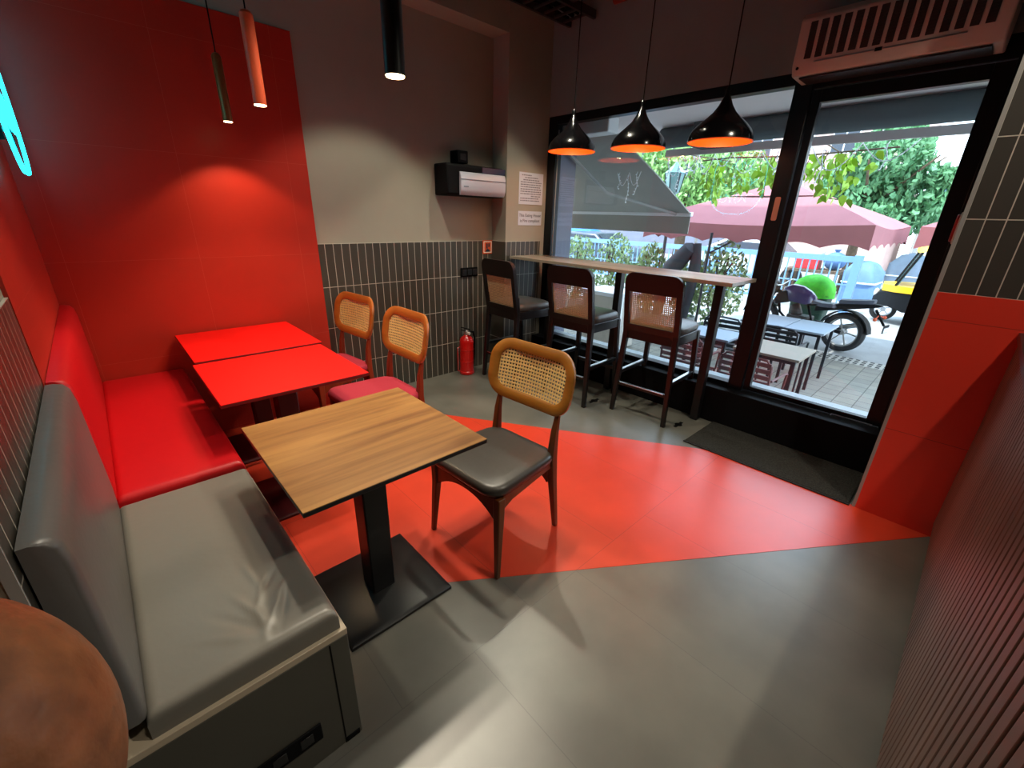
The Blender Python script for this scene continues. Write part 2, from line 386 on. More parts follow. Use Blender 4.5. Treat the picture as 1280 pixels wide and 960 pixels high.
mb.box(XG, XG+.09, YP+.003, 1.05, 2.31, 2.415)
mb.build('door_frame', M['frame'], d1, bevel=.004)
mb = MB()
mb.box(XG+.01, XG+.06, .183, .262, .30, 2.305)
mb.box(XG+.01, XG+.06, 1.0, 1.046, .30, 2.305)
mb.box(XG+.01, XG+.06, .262, 1.0, 2.235, 2.305)
mb.box(XG+.01, XG+.06, .262, 1.0, .30, .335)
mb.build('door_leaf_rails', M['frame'], d1, bevel=.003)
MB().box(XG+.03, XG+.038, .262, 1.0, .335, 2.235).build('door_pane', M['glass'], d1, smooth=0)
MB().tube([(XG-.0, .45, .30), (XG-.012, .45, .30), (XG-.012, .45, .31), (XG-.012, .22, .31)], .0035, 6).build('door_bottom_rod', M['steel'], d1)
tag(MB().prism([(x-.0, y) for x, y in outline2(.035, .15, .01, 4)], 0, .002, Matrix.Translation((XG-.012, 1.10, 1.62)) @ Matrix(((0, 0, -1, 0), (1, 0, 0, 0), (0, 1, 0, 0), (0, 0, 0, 1)))).build('sticker_sign', M['sticker']),
    'faded narrow vertical sticker on the black post beside the door', 'sticker')
# red call point on the pillar return
cp = thing('call_switch', 'red rounded box with white rim on the edge of the door frame', 'call point', (3.2, YP+.003, 1.53))
def yprism(mb, pts, y0, y1):   # outline in xz extruded along y
    return mb.loft([[(x, y0, z) for x, z in pts], [(x, y1, z) for x, z in pts]])
yprism(MB(), outline2(.10, .15, .03), 0, .018).build('rim', M['white_plastic'], cp, bevel=.003)
yprism(MB(), outline2(.08, .13, .03), .018, .03).build('face', M['callred'], cp, bevel=.004)

# ------------------------------------------------------------------ air curtain over the door
ac = thing('air_curtain', 'long off-white slotted air curtain unit mounted above the glass door', 'air curtain', (3.26, .68, 2.34))
hw = .44
mb = MB()
pr = [(0, .05), (.03, .0), (.23, -.005), (.235, .30), (.03, .30), (.0, .265)]
mb.loft([[(x, -hw, z) for x, z in pr], [(x, hw, z) for x, z in pr]])
mb.build('housing', M['ivory_plastic'], ac, bevel=.008)
mb = MB(); nS = 15
for k in range(nS):
    y = -hw+.045+(2*hw-.09)*(k+.5)/nS
    mb.box(-.003, .002, y-.0165, y+.0165, .075, .25)
    for q in range(12):
        z = .082+q*.0142
        mb.box(-.006, -.002, y-.0165, y+.0165, z, z+.004)
mb.build('intake_slots', mat('slot_shadow_grey', srgb(66, 56, 54), .6), ac)
MB().box(-.004, .002, -.30, .33, .052, .058).build('chrome_strip', M['steel'], ac)
MB().box(-.006, .001, .02, .05, .047, .062).build('badge', M['matte_black'], ac)
MB().box(.04, .20, -hw+.04, hw-.04, -.012, -.004).build('outlet_louvre', M['duct'], ac)
mb = MB(); mb.sphere((.004, hw-.03, .035), .008, 8, 6); mb.build('indicator', M['matte_black'], ac)

# ------------------------------------------------------------------ benches
def bench(name, label, y0, y1, mats, end_near):
    t = thing(name, label, 'bench', (0, y0, 0)); L = y1-y0
    seat, back, base, edge = mats
    mb = MB(); mb.box(XL+.012, .245, .03 if end_near else 0, L, .06, .425)
    mb.build('carcass', base, t, bevel=.002)
    mb = MB(); mb.box(XL+.012, .275, 0, L, .425, .447); mb.build('seat_board', edge, t, bevel=.002)
    if end_near:
        MB().box(XL+.012, .275, .0, .028, .0, .425).build('end_panel', base, t, bevel=.003)
        MB().box(.222, .226, -.001, .001, .0, .42).build('panel_joint', M['matte_black'], t)
        MB().box(.226, .268, -.003, .03, 0, .022).build('foot', M['matte_black'], t, bevel=.003)
        g = MB().box(-.06, .165, -.006, .0, .10, .165).build('socket_plate', M['matte_black'], t, bevel=.003)
        for k in range(3): MB().box(-.035+k*.07, .0+k*.07, -.009, -.006, .115, .15).build('socket', M['black'], g, bevel=.002)
    else:
        MB().box(XL+.012, .245, 0, L, 0, .06).build('toe_kick', M['laminate_red'], t)
    def wr(x, y):
        if not end_near: return .0015*math.sin(9*y)*math.cos(7*x)
        h = 0
        for (cx, cy, ang, ln, wd, am) in ((.12, .20, 1.2, .05, .008, .006), (.15, .24, .9, .04, .007, -.006), (.09, .16, 1.9, .07, .010, .006), (.06, .13, 2.2, .08, .011, -.005), (.14, .13, 1.0, .06, .008, .006), (.17, .19, .8, .04, .007, .005),
                                         (.03, .10, 2.5, .06, .012, .005), (.12, .29, 1.7, .05, .008, .005), (.16, .12, 1.2, .05, .006, -.005), (.10, .10, 1.5, .05, .009, .005)):
            u = (x-cx)*math.cos(ang)+(y-cy)*math.sin(ang); v = -(x-cx)*math.sin(ang)+(y-cy)*math.cos(ang)
            h += am*math.exp(-(u/ln)**2-(v/wd)**2)
        return h*.8+.0012*math.sin(14*x+3*y)
    cushion(-.15, .262, .012, L-.004, .447, .515 if end_near else .53, .025, 60, 110 if end_near else 50, wr).build('seat_cushion', seat, t, smooth=80)
    # upright padded backrest: profile in xz swept along y with rounded ends
    prof = [(XL+.012, .50), (-.145, .50), (-.143, .60), (-.150, .93), (-.156, .975), (-.168, .992), (-.19, .998), (XL+.012, .998)]
    rings = []
    for y, k in ((.02, .78), (.026, .92), (.04, 1), (L*.5, 1), (L-.02, 1), (L-.006, .96), (L-.002, .85)):
        rings.append([(XL+.012+(x-XL-.012)*k, y, .75+(z-.75)*(.97+.03*k)) for x, z in prof])
    MB().loft(rings).build('backrest', back, t, smooth=50)
    return t
bench('grey_bench', 'grey leatherette bench against the tiled left wall, its cushion creased near the end', YEND+.02, 1.898, (M['grey_leather'], M['grey_back'], M['laminate_dark'], M['beige_edge']), True)
bench('red_bench', 'bright red leatherette bench in the red corner by the wall', 1.902, YB-.02, (M['red_leather'], M['red_leather'], M['laminate_red'], M['laminate_red']), False)

# ------------------------------------------------------------------ cafe tables indoors
def table(label, cx, cy, top, edge, post_m, w=.66, d=.665, zt=.75):
    t = thing('pedestal_table', label, 'table', (cx, cy, 0))
    MB().box(-w/2, w/2, -d/2, d/2, zt-.018, zt-.003).build('table_edge', edge, t, bevel=.002)
    MB().box(-w/2, w/2, -d/2, d/2, zt-.003, zt).build('tabletop', top, t, bevel=.001)
    MB().box(-.2, .2, -.2, .2, zt-.030, zt-.018).build('mounting_plate', M['black'], t)
    MB().box(-.05, .05, -.05, .05, .02, zt-.030).build('post', post_m, t, bevel=.006)
    b = MB(); b.loft([[(sx*.225, sy*.225, z) for sx, sy in ((-1, -1), (1, -1), (1, 1), (-1, 1))] for z in (0, .012)]+[[(sx*.205, sy*.205, .022) for sx, sy in ((-1, -1), (1, -1), (1, 1), (-1, 1))]])
    b.build('base_plate', post_m, t, bevel=.004)
    return t
M['dkred_metal'] = mat('dark_red_metal', srgb(74, 8, 10), .4)
dkred = mat('dark_red_edge', srgb(120, 10, 10), .5)
table('square wood-grain top table on a black post, beside the grey bench', .585, 1.422, M['wood_top'], M['black'], M['black'])
table('glossy red table nearer the wood-grain table, one of two red tops', .572, 2.365, M['red_top'], dkred, M['dkred_metal'])
table('glossy red table pushed against the red back wall', .592, 3.09, M['red_top'], dkred, M['dkred_metal'], w=.67, d=.70)

# ------------------------------------------------------------------ cane chairs
def arch_panel(mb, W, H, R, f, pitch, sw, th, diag=True):
    """woven strips inside a rounded rectangle W x H; f maps (u, v, w) to 3d"""
    def halfspan(u, W, H, R):
        a = abs(u)
        if a <= W/2-R: return H/2
        d = a-(W/2-R)
        return H/2-R+math.sqrt(max(0, R*R-d*d)) if d < R else 0
    def strip(pts, wd, lay):
        n = len(pts); rings = []
        for i in range(n):
            p = Vector(pts[i]); t = (Vector(pts[min(i+1, n-1)])-Vector(pts[max(i-1, 0)])).normalized(); nn = Vector((-t.y, t.x))
            a, b = p+nn*wd/2, p-nn*wd/2
            rings.append([f(a.x, a.y, lay-th/2), f(b.x, b.y, lay-th/2), f(b.x, b.y, lay+th/2), f(a.x, a.y, lay+th/2)])
        mb.loft(rings)
    nu = int(W/pitch); nv = int(H/pitch)
    for i in range(nu+1):
        u = -nu*pitch/2+i*pitch; h = halfspan(u, W, H, R)
        if h > .01: strip([(u, -h+2*h*k/6) for k in range(7)], sw, 0)
    for j in range(nv+1):
        v = -nv*pitch/2+j*pitch; w = halfspan(v, H, W, R)
        if w > .01: strip([(-w+2*w*k/10, v) for k in range(11)], sw, th)
    if diag:
        inside = lambda u, v: abs(u) < W/2 and abs(v) < halfspan(u, W, H, R)
        for s in (1, -1):
            c = -(W+H)/2
            while c < (W+H)/2:
                seg = [(c-s*0+t, s*t) for t in [(-H/2)+H*k/24 for k in range(25)]]
                seg = [(u, v) for u, v in seg if inside(u, v)]
                if len(seg) > 2: strip(seg, sw*.6, 2*th)
                c += pitch*2
def frame_ring(mb, W, H, R, rim, depth, f, n=8):
    o = outline2(W, H, R, n); i = outline2(W-2*rim, H-2*rim, max(R-rim, .01), n)
    rings = []
    for a, b in zip(o, i):
        m1 = (a[0]*.85+b[0]*.15, a[1]*.85+b[1]*.15); m2 = (a[0]*.15+b[0]*.85, a[1]*.15+b[1]*.85)
        rings.append([f(a[0], a[1], -depth*.3), f(a[0], a[1], depth*.3), f(m1[0], m1[1], depth/2), f(m2[0], m2[1], depth/2), f(b[0], b[1], depth*.3), f(b[0], b[1], -depth*.3), f(m2[0], m2[1], -depth/2), f(m1[0], m1[1], -depth/2)])
    mb.loft(rings, False, None, True)
def dining_chair(label, loc, rotz, frame_m, wood_m, seat_m, cane_m, group=None):
    t = thing('dining_chair', label, 'chair', loc, rotz, group)
    for s in (1, -1):     # front legs: tapered, slightly splayed; rear legs run up behind the cane back
        MB().loft([[(.225+sx*r, s*.232+sy*r, z) for sx, sy in ((-1, -1), (1, -1), (1, 1), (-1, 1))] if z < .1 else [(.205+sx*r, s*.216+sy*r, z) for sx, sy in ((-1, -1), (1, -1), (1, 1), (-1, 1))] for z, r in ((0, .011), (.30, .018), (.415, .020))]).build('leg', wood_m, t, bevel=.005)
        pts = [(-.245, .196, 0, .012), (-.20, .192, .30, .018), (-.185, .19, .44, .020), (-.195, .19, .58, .015), (-.213, .19, .675, .010)]
        MB().loft([[(x+sx*r, s*y+sy*r, z) for sx, sy in ((-1, -1), (1, -1), (1, 1), (-1, 1))] for x, y, z, r in pts]).build('leg', wood_m, t, bevel=.005)
        # side rail, curving down into the front leg
        prof = [(.20, .415), (.20, .31), (.175, .345), (.12, .365), (-.02, .375), (-.19, .385), (-.19, .435), (.0, .42)]
        a, b = (.20, .212), (-.19, .186)
        def yy(x): return s*(b[1]+(a[1]-b[1])*(x-b[0])/(a[0]-b[0]))
        MB().loft([[(x, yy(x)-.010, z) for x, z in prof], [(x, yy(x)+.010, z) for x, z in prof]]).build('side_rail', wood_m, t, bevel=.003)
    # arched front apron and a rear rail
    for x0, w, nm in ((.205, .20, 'front_apron'), (-.185, .175, 'rear_rail')):
        n = 14; top = [(w*(-1+2*k/n), .385+.02*abs(-1+2*k/n)**2) for k in range(n+1)]
        bot = [(y, .365-.075*(abs(y)/w)**2.2) for y, _ in reversed(top)]
        pl = top+bot
        MB().loft([[(x0-.010, y, z) for y, z in pl], [(x0+.010, y, z) for y, z in pl]]).build(nm, wood_m, t, bevel=.002)
    # padded seat with rounded corners, thinner at the front
    rings = []
    for z, k, dz in ((.415, .90, 0), (.425, .97, 0), (.44, 1.0, 0), (.456, .995, 0), (.468, .97, 0), (.474, .90, .001), (.478, .7, .002), (.48, .35, .002)):
        ring = []
        for x, y, _ in rrect(.46, .46, .085, 6):
            wf = 1.0+.06*(x/.23)
            ring.append((.025+x*k, y*k*wf, z))
        rings.append(ring)
    MB().loft(rings).build('seat', seat_m, t, smooth=60)
    zc, W, H, R = .80, .53, .31, .115
    tilt = math.radians(11)
    def f(u, v, w):   # u along width, v up the back, w thickness (positive = towards the sitter)
        bx = -.245+.55*u*u
        return (bx-math.sin(tilt)*v+w*math.cos(tilt), u, zc+v*math.cos(tilt)+w*math.sin(tilt))
    mb = MB(); frame_ring(mb, W, H, R, .054, .024, f); mb.build('back_frame', frame_m, t, smooth=50)
    mb = MB(); arch_panel(mb, W-.095, H-.095, R-.05, f, .0175, .0085, .0014, False)
    mb.build('cane_panel', cane_m, t, smooth=0)
    return t
dining_chair('honey-framed cane-back chair with black padded seat at the wood-grain table', (1.205, 1.357, 0), math.radians(184), M['honey_wood'], M['walnut'], M['black_leather'], M['cane'])
dining_chair('cane-back chair with maroon seat at the nearer red table', (1.125, 2.42, 0), math.radians(181), M['amber_wood'], M['rose_wood'], M['maroon'], M['cane'])
dining_chair('cane-back chair with maroon seat, the far one next to the red wall panel', (1.105, 3.11, 0), math.radians(186), M['amber_wood'], M['rose_wood'], M['maroon'], M['cane'])

# ------------------------------------------------------------------ bar stools
def bar_stool():
    t = thing('bar_stool', '', 'stool', (0, 0, 0), 0, 'cane-backed bar stools at the window bar')
    e = M['ebony']
    for s in (1, -1):
        MB().loft([[(x+sx*r, s*y+sy*r, z) for sx, sy in ((-1, -1), (1, -1), (1, 1), (-1, 1))] for x, y, z, r in ((.235, .225, 0, .016), (.20, .20, .71, .020))]).build('leg', e, t, bevel=.004)
        MB().loft([[(x+sx*r, s*y+sy*r, z) for sx, sy in ((-1, -1), (1, -1), (1, 1), (-1, 1))] for x, y, z, r in ((-.245, .232, 0, .016), (-.205, .205, .70, .021), (-.215, .203, .85, .020))]).build('leg', e, t, bevel=.004)
        st = MB().bar((-.225, s*.219, .34), (.218, s*.213, .34), .022, .03).build('side_stretcher', e, t, bevel=.003)
        MB().box(-.20, .195, s*.216-.012, s*.216+.012, .355, .362).build('metal_strip', M['steel'], st)
    b = MB().bar((-.228, -.215, .25), (-.228, .215, .25), .02, .028).build('rear_stretcher', e, t, bevel=.003)
    MB().box(-.243, -.238, -.19, .19, .258, .264).build('metal_strip', M['steel'], b)
    MB().bar((.222, -.21, .25), (.222, .21, .25), .022, .03).build('front_stretcher', e, t, bevel=.003)
    # seat frame and cushion
    mb = MB(); mb.loft([[(x, y, z) for x, y, _ in rrect(.45, .43, .05, 5)] for z in (.64, .715)]); mb.build('seat_frame', e, t, bevel=.004)
    rings = []
    for z, k in ((.715, .97), (.73, 1.02), (.75, 1.02), (.768, .985), (.778, .90), (.784, .65), (.786, .3)):
        rings.append([(x*k+.012, y*k, z) for x, y, _ in rrect(.45, .43, .10, 6)])
    MB().loft(rings).build('seat', M['stool_leather'], t, smooth=60)
    # back: rounded-top frame holding a square cane panel
    tilt = math.radians(9); z0 = .74
    def f(u, v, w):
        return (-.213-math.sin(tilt)*v+w, u, z0+v)
    def out(W, top, R, bot):
        pts = [(-W/2, bot), (W/2, bot)]
        for k in range(7):
            a = math.radians(90*k/6); pts.append((W/2-R+R*math.cos(a), top-R+R*math.sin(a)))
        for k in range(7):
            a = math.radians(90+90*k/6); pts.append((-W/2+R+R*math.cos(a), top-R+R*math.sin(a)))
        return pts
    o = out(.455, .42, .075, -.05)
    i = [(-.186, .018), (.186, .018)]+[(.186, .275)]*7+[(-.186, .275)]*7
    rings = [[f(a[0], a[1], -.017), f(a[0], a[1], .017), f(b_[0], b_[1], .017), f(b_[0], b_[1], -.017)] for a, b_ in zip(o, i)]
    mb = MB(); mb.loft(rings, False, None, True); mb.build('back_frame', e, t, smooth=30)
    mb = MB()
    g = lambda u, v, w: f(u, v+.1465, w)
    arch_panel(mb, .376, .262, .004, g, .0150, .0078, .0012, False)
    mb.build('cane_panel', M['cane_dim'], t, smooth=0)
    return t
st0 = bar_stool()
st0.location = (3.215, 1.64, 0); st0.rotation_euler.z = math.radians(3.3); st0['label'] = 'dark cane-back bar stool nearest the glass door'
dup(st0, (3.03, 2.275, 0), math.radians(2), 'dark cane-back bar stool in the middle of the three at the window bar')
dup(st0, (2.875, 2.955, 0), math.radians(-3), 'dark cane-back bar stool against the tiled corner column')

# ------------------------------------------------------------------ window bar
bt = thing('bar_table', 'long narrow wood-topped bar table along the shop window', 'bar table', (0, 0, 0))
MB().box(3.005, 3.43, 1.10, 3.25, 1.13, 1.155).build('tabletop', M['bar_top'], bt, bevel=.002)
for y in (1.30, 2.17, 2.98):
    MB().box(3.305, 3.365, y-.03, y+.03, 0, 1.13).build('leg', M['black'], bt, bevel=.003)
MB().box(3.30, 3.37, 1.15, 3.2, 1.10, 1.13).build('top_rail', M['black'], bt, bevel=.003)

# ------------------------------------------------------------------ pendant lamps over the bar
def pendant(label, x, y, zr, first=None):
    t = thing('pendant_lamp', label, 'lamp', (x, y, zr), 0, 'black and orange pendant lamps over the window bar')
    prof = [(.200, 0), (.198, .03), (.182, .065), (.150, .10), (.108, .135), (.070, .17), (.042, .21), (.024, .25), (.014, .275)]
    n = 40
    MB().lathe(prof, n, cap=False).build('shade', M['lamp_black'], t, smooth=60)
    inner = [(max(r-.004, .008), z-.001) for r, z in prof]
    MB().lathe(inner, n, cap=False).build('shade_lining', M['lamp_orange'], t, smooth=60)
    mb = MB(); mb.loft([[(r*math.cos(2*PI*k/n), r*math.sin(2*PI*k/n), z) for k in range(n)] for r, z in ((.2015, -.002), (.1955, -.002), (.1955, .003), (.2015, .003))], False, None, True); mb.build('rim', M['lamp_orange'], t, smooth=60)
    mb = MB(); mb.lathe([(.010, .26), (.016, .26), (.016, .30), (.006, .315)], 16); mb.build('cap', M['lamp_black'], t)
    mb = MB(); mb.tube([(0, 0, .31), (.0, 0, ZC-zr)], .004, 6); mb.build('cord', M['matte_black'], t)
    mb = MB(); mb.sphere((0, 0, .10), .03, 12, 8); mb.build('bulb', M['bulb_orange'], t)
    L = bpy.data.lights.new('pendant_light', 'POINT'); L.energy = 3; L.color = (1, .62, .3); L.shadow_soft_size = .03
    lo = bpy.data.objects.new('pendant_light', L); COL.objects.link(lo); lo.location = (x, y, zr+.045)
    return t
pendant('black pendant lamp with orange lining nearest the corner column', 3.19, 2.705, 2.05)
pendant('black pendant lamp with orange lining, the middle of three over the bar', 3.19, 2.055, 2.025)
pendant('black pendant lamp with orange lining nearest the glass door', 3.19, 1.44, 2.015)

# ------------------------------------------------------------------ tube pendants
def tube_lamp(label, x, y, zb, L, r, m, power, color, ang):
    t = thing('tube_pendant', label, 'lamp', (x, y, zb))
    MB().lathe([(r*.86, .012), (r, 0), (r, L), (r*.7, L+.012), (.005, L+.018)], 24).build('tube', m, t)
    MB().lathe([(r*.9, -.003), (r*.9, .006)], 24).build('diffuser', M['bulb'], t)
    MB().tube([(0, 0, L+.01), (0, 0, ZC-zb)], .0035, 6).build('cord', M['matte_black'], t)
    Ld = bpy.data.lights.new('tube_spot', 'SPOT'); Ld.energy = power; Ld.color = color; Ld.spot_size = math.radians(ang); Ld.spot_blend = .35; Ld.shadow_soft_size = .03
    lo = bpy.data.objects.new('tube_spot', Ld); COL.objects.link(lo); lo.location = (x, y, zb-.01)
    return t
tube_lamp('slim orange tube pendant hanging over the nearer red table', .765, 2.66, 2.0, .36, .029, M['tube_orange'], 26, (1, .72, .42), 110)
tube_lamp('thin brass-coloured tube pendant in front of the red back wall', .735, 3.20, 1.985, .31, .024, M['tube_brass'], 18, (1, .72, .42), 110)
tube_lamp('black tube pendant in front of the grey back wall', .93, 1.63, 1.98, .55, .036, M['tube_black'], 28, (1, .86, .66), 114)

# ------------------------------------------------------------------ neon sign on the left wall
ns = thing('neon_sign', 'glowing cyan neon sign cut off by the left edge of the picture', 'neon sign', (XL+.03, 2.87, 2.07))
for yy in (-.25, .25):
    for zz in (-.25, .25):
        MB().box(-.02, .055, yy-.008, yy+.008, zz-.008, zz+.008).build('standoff', M['steel'], ns)
    MB().box(.03, .045, yy-.012, yy+.012, -.33, .33).build('support_bar', M['matte_black'], ns)
def cl(pts, c=False, r=.009): return MB().tube([(.06, y, z) for y, z in pts], r, 6, c)
cl(outline2(.74, .86, .30, 10), True, .008).build('neon_outline', M['neon'], ns)
for q in range(3):
    z0 = .23-.22*q; w0 = .50 if q == 1 else .42
    cl([(w0/2-w0*k/40+.03*math.sin(k*.9), z0+.06*math.sin(k*.62+q*1.3)) for k in range(41)], False, .006).build('neon_script', M['neon'], ns)

# ------------------------------------------------------------------ things on the back wall
dp = thing('wall_dispenser', 'black wall dispenser with a pale grey curved cover, beside the corner column', 'dispenser', (2.62, YB, 1.80))
MB().loft([[(x, y, z) for x, y, z in ((a, -.20, -.115), (a, -.17, -.125), (a, 0, -.125), (a, 0, .125), (a, -.17, .125), (a, -.20, .112))] for a in (-.32, .32)]).build('case', M['matte_black'], dp, bevel=.012)
cur = [(-.202, .065), (-.215, .06), (-.225, .03), (-.228, -.02), (-.225, -.07), (-.215, -.105), (-.202, -.118)]
MB().loft([[(x, y, z) for y, z in cur] for x in (-.20, .31)], True).build('cover', M['grey_cover'], dp, smooth=40)
MB().box(.05, .32, -.206, -.20, .066, .115).build('smoked_window', M['bluegrey'], dp, bevel=.002)
MB().box(-.20, .31, -.229, -.226, .004, .010).build('cover_seam', M['ink_pale'], dp)
MB().box(-.17, -.12, -.2285, -.2265, -.055, -.045).build('maker_mark', M['ink_pale'], dp)
br = thing('wall_bracket', 'small black box on the wall just above the dispenser', 'bracket', (2.53, YB, 1.985))
MB().box(-.058, .058, -.11, 0, -.045, .055).build('box', M['matte_black'], br, bevel=.008)
MB().box(-.03, .03, -.114, -.11, -.02, .03).build('cover', M['black'], br, bevel=.003)
# switch plate on the tiles
sp = thing('switch_plate', 'black double socket plate on the dark wall tiles', 'socket', (2.66, YB-.01, .998))
MB().box(-.105, .105, -.012, 0, -.045, .045).build('plate', M['matte_black'], sp, bevel=.006)
for k in (-1, 0, 1):
    MB().box(k*.062-.024, k*.062+.024, -.018, -.012, -.028, .028).build('rocker', M['black'], sp, bevel=.004)
fs = thing('fire_sign', 'small orange fire extinguisher sign with white border on the tiles', 'sign', (2.895, YB-.0105, 1.228))
MB().box(-.062, .062, -.004, 0, -.065, .065).build('plate', M['sign_orange'], fs)
mb = MB()
mb.loft([[(x, -.0045, z) for x, z in outline2(a, b, .004, 2)] for a, b in ((.104, .110), (.088, .094))], False); mb.build('border', M['sign_white'], fs, smooth=0)
mb = MB()
mb.box(-.018, .0, -.006, -.004, -.015, .03); mb.box(-.014, -.004, -.006, -.004, .03, .038); mb.box(.008, .026, -.006, -.004, .0, .035)
mb.prism([(-.03, -.004), (.03, -.004), (.02, .018), (-.0, .026), (-.02, .018)], -.006, -.004, Matrix(((1, 0, 0, 0), (0, 0, 1, 0), (0, 1, 0, -.042), (0, 0, 0, 1))))
mb.build('pictogram', M['ink'], fs, smooth=0)
# notices on the column
def text_obj(body, size, m, parent, loc, rot, name='lettering', ext=.0003):
    cu = bpy.data.curves.new(name, 'FONT'); cu.body = body; cu.size = size; cu.align_x = 'CENTER'; cu.align_y = 'CENTER'; cu.extrude = ext
    tmp = bpy.data.objects.new('tmp', cu); COL.objects.link(tmp)
    me = bpy.data.meshes.new_from_object(tmp.evaluated_get(bpy.context.evaluated_depsgraph_get())); bpy.data.objects.remove(tmp)
    me.materials.clear(); me.materials.append(m)
    o = bpy.data.objects.new(name, me); COL.objects.link(o); o.parent = parent; o.location = loc; o.rotation_euler = rot
    return o
n1 = thing('notice_sign', 'printed white notice page full of lines, taped high on the column', 'notice', (3.285, YC-.001, 1.775))
MB().box(-.165, .165, -.002, 0, -.142, .142).build('sheet', M['paper'], n1)
mb = MB(); rr = random.Random(3)
lines = [(-.13, .0), (-.09, .09), (-.11, .12)]+[(-.145, .14)]*6+[(.0, .13)]+[(-.145, .12)]*2
for k, (a, b) in enumerate(lines):
    z = .118-k*.0205; x = a
    while x < b-.01:
        w = rr.uniform(.012, .036); mb.box(x, min(x+w, b), -.0026, -.002, z-.0045, z+.0045); x += w+.006
mb.build('printed_lines', M['ink_pale'], n1, smooth=0)
n2 = thing('compliance_sign', 'white paper notice about fire compliance under the longer page', 'notice', (3.285, YC-.001, 1.506))
MB().box(-.165, .165, -.002, 0, -.066, .066).build('sheet', M['paper'], n2)
text_obj('This Eating House', .042, M['ink'], n2, (0, -.0024, .026), (PI/2, 0, 0))
text_obj('is Fire compliant', .042, M['ink'], n2, (0, -.0024, -.024), (PI/2, 0, 0))

# ------------------------------------------------------------------ fire extinguisher
fe = thing('fire_extinguisher', 'red fire extinguisher on the floor against the tiled wall', 'fire extinguisher', (2.535, 3.35, 0))
MB().lathe([(.055, 0), (.075, .006), (.075, .03), (.070, .035)], 28).build('base_ring', M['extred'], fe)
MB().lathe([(.070, .02), (.070, .33), (.066, .36), (.05, .385), (.028, .40), (.022, .41)], 28).build('cylinder', M['extred'], fe)
for z in (.13, .25): MB().lathe([(.0705, z), (.0725, z+.004), (.0725, z+.010), (.0705, z+.014)], 28).build('band', M['extred'], fe)
MB().lathe([(.022, .41), (.024, .415), (.024, .445), (.012, .455)], 16).build('valve', M['steel'], fe)
MB().bar((-.06, -.0, .49), (.04, 0, .455), .018, .01).bar((-.06, 0, .465), (.03, 0, .44), .018, .008).build('handle', M['matte_black'], fe, bevel=.002)
MB().tube([(.0, -.02, .44), (.07, -.02, .43), (.10, .0, .36), (.098, .0, .2), (.085, .0, .08)], .010, 8).build('hose', M['matte_black'], fe)
MB().lathe([(.014, -.02), (.014, .02)], 12, Matrix.Translation((.0, -.03, .43)) @ Matrix.Rotation(PI/2, 4, 'X')).build('gauge', M['white_plastic'], fe)
MB().tube([(-.075, -.0, .3), (-.11, .0, .29), (-.11, 0, .05), (-.08, 0, .04)], .004, 6).build('carry_bracket', M['extred'], fe)

# ------------------------------------------------------------------ door mat, floor plates
dm = thing('door_mat', 'dark grey coir mat in front of the glass door', 'mat', (0, 0, 0))
MB().prism([(2.895, 1.165), (2.905, .16), (3.375, .16), (3.375, 1.165)], 0.0015, .014).build('pile', M['mat'], dm, bevel=.004)
MB().prism([(2.883, 1.170), (2.893, .155), (2.908, .155), (2.898, 1.170)], 0.0015, .010).build('edging', M['mat_edge'], dm)
for i, (x, y, l) in enumerate(((3.12, 1.33, 'small dark floor plate beside the mat near the window bar'), (2.98, 2.06, 'small dark floor plate behind the middle bar stool'))):
    fp = tag(MB().lathe([(.028, 0), (.030, .003), (.012, .004), (.010, .007)], 20).box(-.06, .06, -.012, .012, 0, .004).build('floor_plate', M['matte_black'], loc=(x, y, 0)), l, 'floor plate')

# ------------------------------------------------------------------ counter on the right
ct = thing('service_counter', 'dark brown service counter with vertical slatted front at the right', 'counter', (0, -.19, 0))
MB().box(.5, XP-.016, -.50, -.022, .09, 1.08).build('carcass', M['counter_wood'], ct)
mb = MB(); x = .5; pt = .047
while x < XP-.03:
    mb.box(x, min(x+pt-.009, XP-.016), -.022, 0, .09, 1.08); x += pt
mb.build('slat_front', M['counter_wood'], ct, bevel=.003)
MB().box(.5, XP-.016, -.47, -.04, .0, .09).build('toe_kick', M['matte_black'], ct)
MB().box(.48, XP-.016, -.54, .012, 1.08, 1.11).build('worktop', M['counter_top'], ct, bevel=.003)

# ------------------------------------------------------------------ round brown stool at the near end of the bench
rs = thing('round_stool', 'round brown leather stool cut off at the lower left corner', 'stool', (-.32, .62, 0))
prof = [(.03, .775), (.15, .780)]+[(.21*math.cos(math.radians(a)), .92+.25*math.sin(math.radians(a))) for a in range(-32, 88, 6)]+[(.006, 1.17)]
MB().lathe(prof, 64).build('seat', M['brown_leather'], rs, smooth=80)
MB().lathe([(.15, .745), (.165, .75), (.165, .779)], 40).build('seat_ring', M['ebony'], rs)
for a in (45, 135, 225, 315):
    c, s_ = math.cos(math.radians(a)), math.sin(math.radians(a))
    MB().bar((c*.20, s_*.20, 0), (c*.12, s_*.12, .755), .022, .022, w2=.03, h2=.03).build('leg', M['ebony'], rs, bevel=.003)
MB().tube([(.173*math.cos(2*PI*k/24), .173*math.sin(2*PI*k/24), .28) for k in range(24)], .008, 6, True).build('foot_ring', M['steel'], rs)

